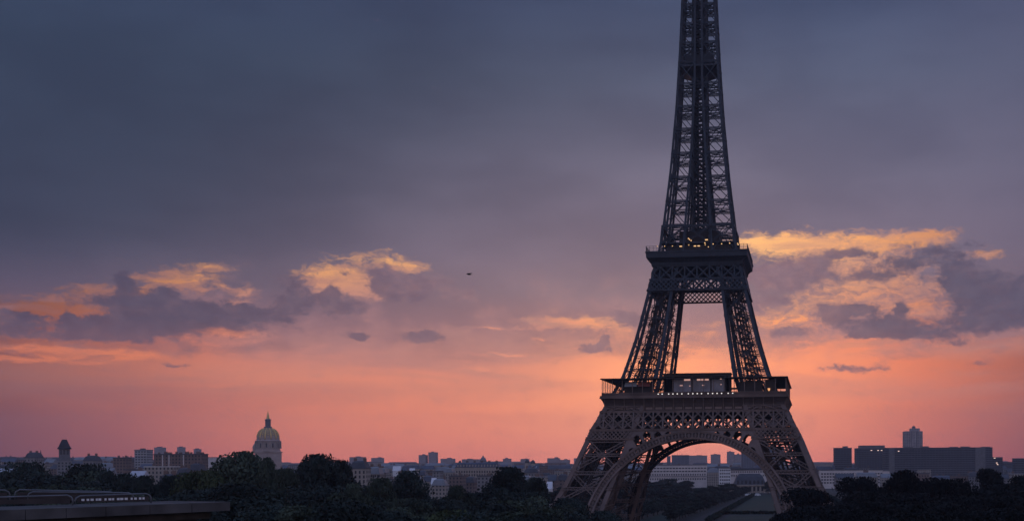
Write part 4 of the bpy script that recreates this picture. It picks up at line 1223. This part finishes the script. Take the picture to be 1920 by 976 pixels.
# the ones with an outline of their own against the city or the sky
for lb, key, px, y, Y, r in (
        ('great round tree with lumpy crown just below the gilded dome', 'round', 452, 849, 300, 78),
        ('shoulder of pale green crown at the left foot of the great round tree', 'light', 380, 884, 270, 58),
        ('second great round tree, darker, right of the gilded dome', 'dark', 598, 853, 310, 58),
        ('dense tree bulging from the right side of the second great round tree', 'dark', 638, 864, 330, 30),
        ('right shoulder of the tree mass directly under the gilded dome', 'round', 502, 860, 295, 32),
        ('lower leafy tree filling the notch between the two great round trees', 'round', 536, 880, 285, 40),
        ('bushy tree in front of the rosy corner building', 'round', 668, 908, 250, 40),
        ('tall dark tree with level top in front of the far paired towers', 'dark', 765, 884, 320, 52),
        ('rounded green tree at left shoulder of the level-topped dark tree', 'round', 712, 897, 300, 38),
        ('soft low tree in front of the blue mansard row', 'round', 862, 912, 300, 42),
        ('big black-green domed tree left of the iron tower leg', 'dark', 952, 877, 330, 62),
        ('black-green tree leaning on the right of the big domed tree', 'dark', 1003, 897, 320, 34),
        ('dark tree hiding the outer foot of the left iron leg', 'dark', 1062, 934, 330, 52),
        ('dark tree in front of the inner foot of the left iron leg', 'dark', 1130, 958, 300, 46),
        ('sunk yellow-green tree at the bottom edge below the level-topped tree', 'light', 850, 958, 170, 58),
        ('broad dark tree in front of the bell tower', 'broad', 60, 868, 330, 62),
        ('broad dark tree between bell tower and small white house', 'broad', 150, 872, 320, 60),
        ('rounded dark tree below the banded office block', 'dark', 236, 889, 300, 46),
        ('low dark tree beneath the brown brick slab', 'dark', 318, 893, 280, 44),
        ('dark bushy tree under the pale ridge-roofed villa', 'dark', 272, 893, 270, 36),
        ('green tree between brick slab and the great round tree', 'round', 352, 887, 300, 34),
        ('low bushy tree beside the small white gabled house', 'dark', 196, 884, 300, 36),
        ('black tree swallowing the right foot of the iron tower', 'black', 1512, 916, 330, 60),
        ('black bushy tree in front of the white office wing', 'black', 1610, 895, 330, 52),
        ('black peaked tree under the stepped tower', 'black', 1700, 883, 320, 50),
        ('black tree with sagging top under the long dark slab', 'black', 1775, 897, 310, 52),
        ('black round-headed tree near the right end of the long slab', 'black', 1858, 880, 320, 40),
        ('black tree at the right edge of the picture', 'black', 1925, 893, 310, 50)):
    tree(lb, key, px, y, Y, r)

ENV = [(-120, 872), (0, 882), (30, 872), (100, 868), (180, 876), (270, 893), (330, 898), (385, 878), (450, 862), (525, 880), (560, 868), (640, 872), (680, 905), (740, 898), (800, 905), (860, 915), (920, 890), (1000, 890), (1060, 932), (1120, 955), (1180, 985)]
ENVR = [(1440, 965), (1480, 935), (1540, 915), (1600, 902), (1700, 895), (1780, 900), (1860, 890), (2000, 890)]
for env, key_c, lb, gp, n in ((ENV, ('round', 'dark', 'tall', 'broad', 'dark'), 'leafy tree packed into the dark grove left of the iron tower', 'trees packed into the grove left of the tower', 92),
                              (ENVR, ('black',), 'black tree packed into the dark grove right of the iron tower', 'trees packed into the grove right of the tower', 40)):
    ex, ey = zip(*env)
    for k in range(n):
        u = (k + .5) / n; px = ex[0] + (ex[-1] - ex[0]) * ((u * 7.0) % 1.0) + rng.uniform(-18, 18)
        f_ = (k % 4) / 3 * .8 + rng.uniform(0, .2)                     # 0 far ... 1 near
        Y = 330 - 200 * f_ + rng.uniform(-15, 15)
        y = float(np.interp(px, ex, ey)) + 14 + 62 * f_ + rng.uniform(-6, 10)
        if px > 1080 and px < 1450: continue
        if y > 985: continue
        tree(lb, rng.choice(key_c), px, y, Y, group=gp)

# park beyond the tower: lawn, paths, clipped rows
def sheet(name, poly, z, m):
    me = bpy.data.meshes.new(name); me.from_pydata([(x, y, z) for x, y in poly], [], [tuple(range(len(poly)))]); me.materials.append(m)
    return struct(name, me)


LAWN = mat('lawn grass', (.016, .032, .022), .95, .35, .05)
GRAV = mat('gravel path', (.034, .033, .033), .95, .2, .2)
EARTH = mat('worn earth', (.018, .02, .018), .95, .3, .1)
ax = lambda px, Y: at(px, 870, Y).x
sheet('esplanade', [(-120, 420), (170, 420), (190, 1225), (20, 1225)], .004, EARTH)
sheet('lawn', [(ax(1345, 600), 600), (ax(1520, 600), 600), (ax(1450, 1180), 1180), (ax(1413, 1180), 1180)], .012, LAWN)
sheet('side_lawn', [(ax(1175, 600), 600), (ax(1235, 600), 600), (ax(1372, 1180), 1180), (ax(1340, 1180), 1180)], .012, LAWN)
sheet('path', [(ax(1280, 600), 600), (ax(1314, 600), 600), (ax(1411, 1185), 1185), (ax(1403, 1185), 1185)], .02, GRAV)
sheet('cross_path', [(ax(1345, 700), 700), (ax(1505, 700), 700), (ax(1503, 712), 712), (ax(1347, 712), 712)], .03, GRAV)
sheet('road', [(ax(1360, 1192), 1192), (ax(1480, 1192), 1192), (ax(1480, 1206), 1206), (ax(1360, 1206), 1206)], .03, GRAV)
HEDG = leaf_mat('clipped hedge', (.018, .028, .018))


def hedge(label, p, q, w, h):
    r = np.random.default_rng(int(abs(p[0]) * 7 + p[1])); p, q = Vector(p), Vector(q); d = q - p; ln = d.length; n = int(ln * 26)
    t_ = r.random(n) * ln; s_ = (r.random(n) - .5) * w; zz_ = r.random(n) ** .4 * h
    d.normalize(); a = Vector((-d.y, d.x, 0))
    v = []
    for u, s, z in zip(t_, s_, zz_):
        c = p + d * u + a * s + Vector((0, 0, z + .15 * math.sin(u * .8)))
        e = [Vector(r.normal(size=3)) * .45 for _ in range(2)]
        v += [c - e[0], c - e[1], c + e[0], c + e[1]]
    me = bpy.data.meshes.new('hedge'); me.from_pydata([tuple(x) for x in v], [], [(4 * i, 4 * i + 1, 4 * i + 2, 4 * i + 3) for i in range(n)]); me.materials.append(HEDG)
    tag(link('hedge', me), label, 'hedge')


hedge('dark clipped hedge along the near edge of the central lawn under the arch', (ax(1326, 620), 620, 0), (ax(1413, 1150), 1150, 0), 2.5, 1.8)
hedge('dark clipped hedge crossing the central lawn beyond the pale cross path', (ax(1350, 722), 722, 0), (ax(1500, 722), 722, 0), 2.5, 1.4)
# tree rows of the park
for (pa, Ya), (pb, Yb), n, lb, gp, hh in (
        ((1256, 620), (1399, 1150), 26, 'clipped dark tree in the row left of the path, seen under the arch', 'tree row left of the path under the arch', 8.5),
        ((1185, 640), (1372, 1150), 20, 'dark tree in the outer row behind the path trees under the arch', 'outer tree row under the arch', 11),
        ((1100, 700), (1290, 1180), 18, 'dark tree in the third row back under the arch', 'third tree row under the arch', 13.5),
        ((1040, 760), (1262, 1220), 16, 'dark tree in the last row before the pale offices under the arch', 'last tree row under the arch', 14.5),
        ((1560, 640), (1462, 1150), 16, 'dark tree in the row right of the central lawn', 'tree row right of the lawn', 12)):
    for k in range(n):
        u = (k + rng.uniform(-.2, .2)) / (n - 1); Y = 1 / ((1 - u) / Ya + u / Yb); px = pa + (pb - pa) * u
        p = at(px, 870, Y); H, Rw, vs = TREES['park']; t = thing('park_tree', lb, 'tree', (p.x, Y, gh(p.x, Y)), rng.uniform(0, 6), gp)
        s_ = hh / H * rng.uniform(.88, 1.12); t.scale = (s_ * 1.5, s_ * 1.5, s_); cm_, tm_ = vs[rng.randrange(len(vs))]
        link('trunk', tm_, t); link('crown', cm_, t)
for k in range(10):
    p = at(1440 + 7 * k, 870, 1190 + 5 * (k % 3)); H, Rw, vs = TREES['park']; t = thing('park_tree', 'hazy tree beside the columned palace front', 'tree', (p.x, p.y, 0), rng.uniform(0, 6), 'trees beside the palace')
    s_ = 13 / H; t.scale = (s_ * 1.1, s_ * 1.1, s_); cm_, tm_ = vs[k % len(vs)]; link('trunk', tm_, t); link('crown', cm_, t)
# vans parked at the far end of the path
for k, (px, lb) in enumerate(((1402, 'white van parked at the far end of the path, first from the hedge'), (1411, 'white van parked in the middle of three at the path end'), (1421, 'white van parked last of three, towards the lawn'))):
    p = at(px, 870, 1130); t = thing('parked_van', lb, 'van', (p.x, 1130, .02), .1, 'white vans at the end of the path')
    m = MB(); m.frustum((-2.6, 2.6, -1, 1), .45, (-2.55, 2.5, -.98, .98), 1.4); m.frustum((-2.55, 1.6, -.98, .98), 1.4, (-2.5, 1.1, -.9, .9), 2.4); m.build('body', WHITEP, t)
    m = MB(); m.add([(1.62, -.9, 1.45), (1.62, .9, 1.45), (1.16, .85, 2.3), (1.16, -.85, 2.3)], [(0, 1, 2, 3)]); m.build('windscreen', GLASS_D, t)
    wh = MB(); wh.lathe([(.36, -.12), (.38, 0), (.36, .12)], 14); whm = wh.mesh('wheel', mat('tyre', (.02, .02, .02), .9) if k == 0 else bpy.data.materials['tyre'])
    for xx in (-1.7, 1.6):
        for yy in (-.9, .9):
            e = link('wheel', whm, t, (xx, yy, .38)); e.rotation_euler.x = math.pi / 2

# ------------------------------------------------------------------ the terrace and its metal barriers
Yc = 70.0
c0 = at(431, 939.5, Yc); zt = c0.z
Yl = (CAMZ - zt) / ((CAMZ - at(0, 955.5, 1).z))
pl_ = at(0, 955.5, Yl)
dirv = Vector((pl_.x - c0.x, pl_.y - c0.y, 0)).normalized()
far = Vector((pl_.x, pl_.y, zt)) + dirv * 14
nrm = Vector((-dirv.y, dirv.x, 0))
if nrm.y < 0: nrm = -nrm
wid_ = 5.2
tw = thing('terrace_wall', 'weathered stone terrace parapet with broad coping slab in the bottom corner', 'parapet', (c0.x, c0.y, 0))


def slab(name, m, z0, z1, inset, par, w=wid_):
    A_ = Vector((0, 0, 0)) + dirv * inset + nrm * inset
    B_ = (far - Vector((c0.x, c0.y, zt))); B_ = dirv * B_.dot(dirv) + nrm * inset
    C_ = B_ + nrm * (w - inset); D_ = A_ + nrm * (w - 2 * inset)
    mb = MB(); pts = [A_, B_, C_, D_]
    if (B_ - A_).cross(D_ - A_).z < 0: pts = [A_, D_, C_, B_]
    mb.add([(p.x, p.y, z0) for p in pts] + [(p.x, p.y, z1) for p in pts], [(3, 2, 1, 0), (4, 5, 6, 7), (0, 1, 5, 4), (1, 2, 6, 5), (2, 3, 7, 6), (3, 0, 4, 7)])
    return mb.build(name, m, par)


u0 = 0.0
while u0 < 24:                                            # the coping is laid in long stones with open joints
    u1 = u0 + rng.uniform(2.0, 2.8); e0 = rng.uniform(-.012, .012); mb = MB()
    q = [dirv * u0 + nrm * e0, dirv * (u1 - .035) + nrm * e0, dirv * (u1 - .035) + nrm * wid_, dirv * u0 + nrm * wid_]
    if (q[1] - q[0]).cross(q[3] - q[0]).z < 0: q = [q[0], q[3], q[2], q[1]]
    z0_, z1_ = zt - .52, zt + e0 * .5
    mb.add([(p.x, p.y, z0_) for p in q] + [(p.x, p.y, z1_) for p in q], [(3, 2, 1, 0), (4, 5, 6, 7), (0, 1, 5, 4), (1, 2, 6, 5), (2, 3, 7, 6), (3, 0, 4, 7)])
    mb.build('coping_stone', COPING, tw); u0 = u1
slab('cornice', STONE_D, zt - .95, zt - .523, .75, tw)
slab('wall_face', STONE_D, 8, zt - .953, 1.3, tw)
# tubular barriers with dark infill standing on the coping
def barrier(label, pxa, pxb, ya, yb, Y, slats, pale=0):
    pa, pb = at(pxa, ya, Y), at(pxb, yb, Y + (2.2 if pxb > 200 else 1.2))
    za, zb = pa.z - zt, pb.z - zt
    d = Vector((pb.x - pa.x, pb.y - pa.y, 0)); ln = d.length; d.normalize()
    t = thing('metal_barrier', label, 'barrier', (pa.x, pa.y, zt), group='metal barriers on the terrace parapet')
    h0_, h1_ = za, zb; r = .25
    pts = [Vector((0, 0, 0)), Vector((0, 0, h0_ - r)), d * .06 + Vector((0, 0, h0_ - r * .4)), d * r + Vector((0, 0, h0_)), d * (ln - r) + Vector((0, 0, h1_)), d * (ln - .06) + Vector((0, 0, h1_ - r * .4)), d * ln + Vector((0, 0, h1_ - r)), d * ln]
    m = MB(); m.tube(pts, .046, 8); m.build('frame', RAILM, t, True)
    nn = Vector((-d.y, d.x, 0))
    m = MB(); q = [d * .12 + Vector((0, 0, .1)), d * (ln - .12) + Vector((0, 0, .1)), d * (ln - .12) + Vector((0, 0, h1_ - .14)), d * .12 + Vector((0, 0, h0_ - .14))]
    m.add([v + nn * .015 for v in q] + [v - nn * .015 for v in q], [(0, 1, 2, 3), (7, 6, 5, 4), (0, 4, 5, 1), (1, 5, 6, 2), (2, 6, 7, 3), (3, 7, 4, 0)]); m.build('panel', PANELM, t)
    fn = nn if nn.y < 0 else -nn
    for k in range(pale):
        u = .08 + .86 * (k + rng.uniform(.1, .5)) / pale; hh = h0_ + (h1_ - h0_) * u; w_ = rng.uniform(.045, .085)
        m = MB(); c = d * (ln * u) + Vector((0, 0, hh * .52)) + fn * .03; m.bar(c - d * w_, c + d * w_, .12, .02, fn); m.build('pale_plate', WHITEP, t)
    return t


barrier('metal barrier with a row of pale plates, at the free end of the parapet', 141, 283, 929, 924.5, 66.2, 0, 15)
barrier('metal barrier with plain dark panel in the front row at the picture edge', -70, 136, 933, 927.5, 63.5, 0)
barrier('metal barrier behind, its bent end just left of the plated one', 52, 250, 921.5, 923, 70.0, 0)
barrier('metal barrier at the back with rounded end near the picture edge', -70, 18, 917, 918, 69.0, 0)
barrier('longest metal barrier at the back, seen over the other rails', 28, 215, 917.5, 921.0, 71.5, 0)

# ------------------------------------------------------------------ bird
bp = at(879, 514, 60)
m = MB()
b = bpy.data.meshes.new('bird'); import bmesh
bm = bmesh.new()
sec = [(-.17, .004, .004, .0), (-.13, .018, .018, .005), (-.06, .036, .034, .0), (.02, .042, .04, -.004), (.09, .030, .030, .0), (.125, .022, .024, .008), (.15, .012, .012, .006), (.172, .002, .002, .002)]
rings = []
for x, ry, rz_, dz in sec:
    rings.append([bm.verts.new((-x, ry * math.cos(k * math.pi / 4), dz + rz_ * math.sin(k * math.pi / 4))) for k in range(8)])
for p, q in zip(rings[:-1], rings[1:]):
    for k in range(8): bm.faces.new((p[k], p[(k + 1) % 8], q[(k + 1) % 8], q[k]))
bm.faces.new(rings[0][::-1]); bm.faces.new(rings[-1])
tl = [bm.verts.new(v) for v in ((.14, .03, .005), (.26, .06, .0), (.27, 0, -.004), (.26, -.06, .0), (.14, -.03, .005))]; bm.faces.new(tl)
for sg, k in ((1, 0), (-1, 4)):                          # raised wings growing out of the flanks
    mid = [bm.verts.new((x, sg * y, z)) for x, y, z in ((-.06, .17, .060), (.02, .18, .068), (.10, .17, .055))]
    tip = [bm.verts.new((x, sg * y, z)) for x, y, z in ((.05, .33, .088), (.10, .35, .092), (.17, .33, .080))]
    root = [rings[4][k], rings[3][k], rings[2][k]]
    for a_, c_ in ((root, mid), (mid, tip)):
        for j in (0, 1): bm.faces.new((a_[j], a_[j + 1], c_[j + 1], c_[j]))
bm.to_mesh(b); bm.free()
FEATH = mat('dark feathers', (.03, .028, .035), .8, .3, 8)
b.materials.append(FEATH)
bo = link('bird', b, None, bp); tag(bo, 'small dark bird flying with raised wings against the mauve cloud', 'bird')
bo.rotation_euler = (R_(8), R_(6), R_(24)); bo.scale = (.78, .78, .78)
# ------------------------------------------------------------------ morning haze over the city
hz = MB(); hz.box(-5400, 5400, -300, 7600, -1.6, 345)
hme = hz.mesh('haze', bpy.data.materials.new('haze'))
hm = hme.materials[0]; hm.use_nodes = True
hm.node_tree.nodes.clear()
vol = hm.node_tree.nodes.new('ShaderNodeVolumePrincipled'); vol.inputs['Color'].default_value = (.74, .78, .95, 1); vol.inputs['Density'].default_value = 9e-5; vol.inputs['Anisotropy'].default_value = .4
ho = hm.node_tree.nodes.new('ShaderNodeOutputMaterial'); hm.node_tree.links.new(vol.outputs[0], ho.inputs['Volume'])
struct('haze', hme, 'stuff')
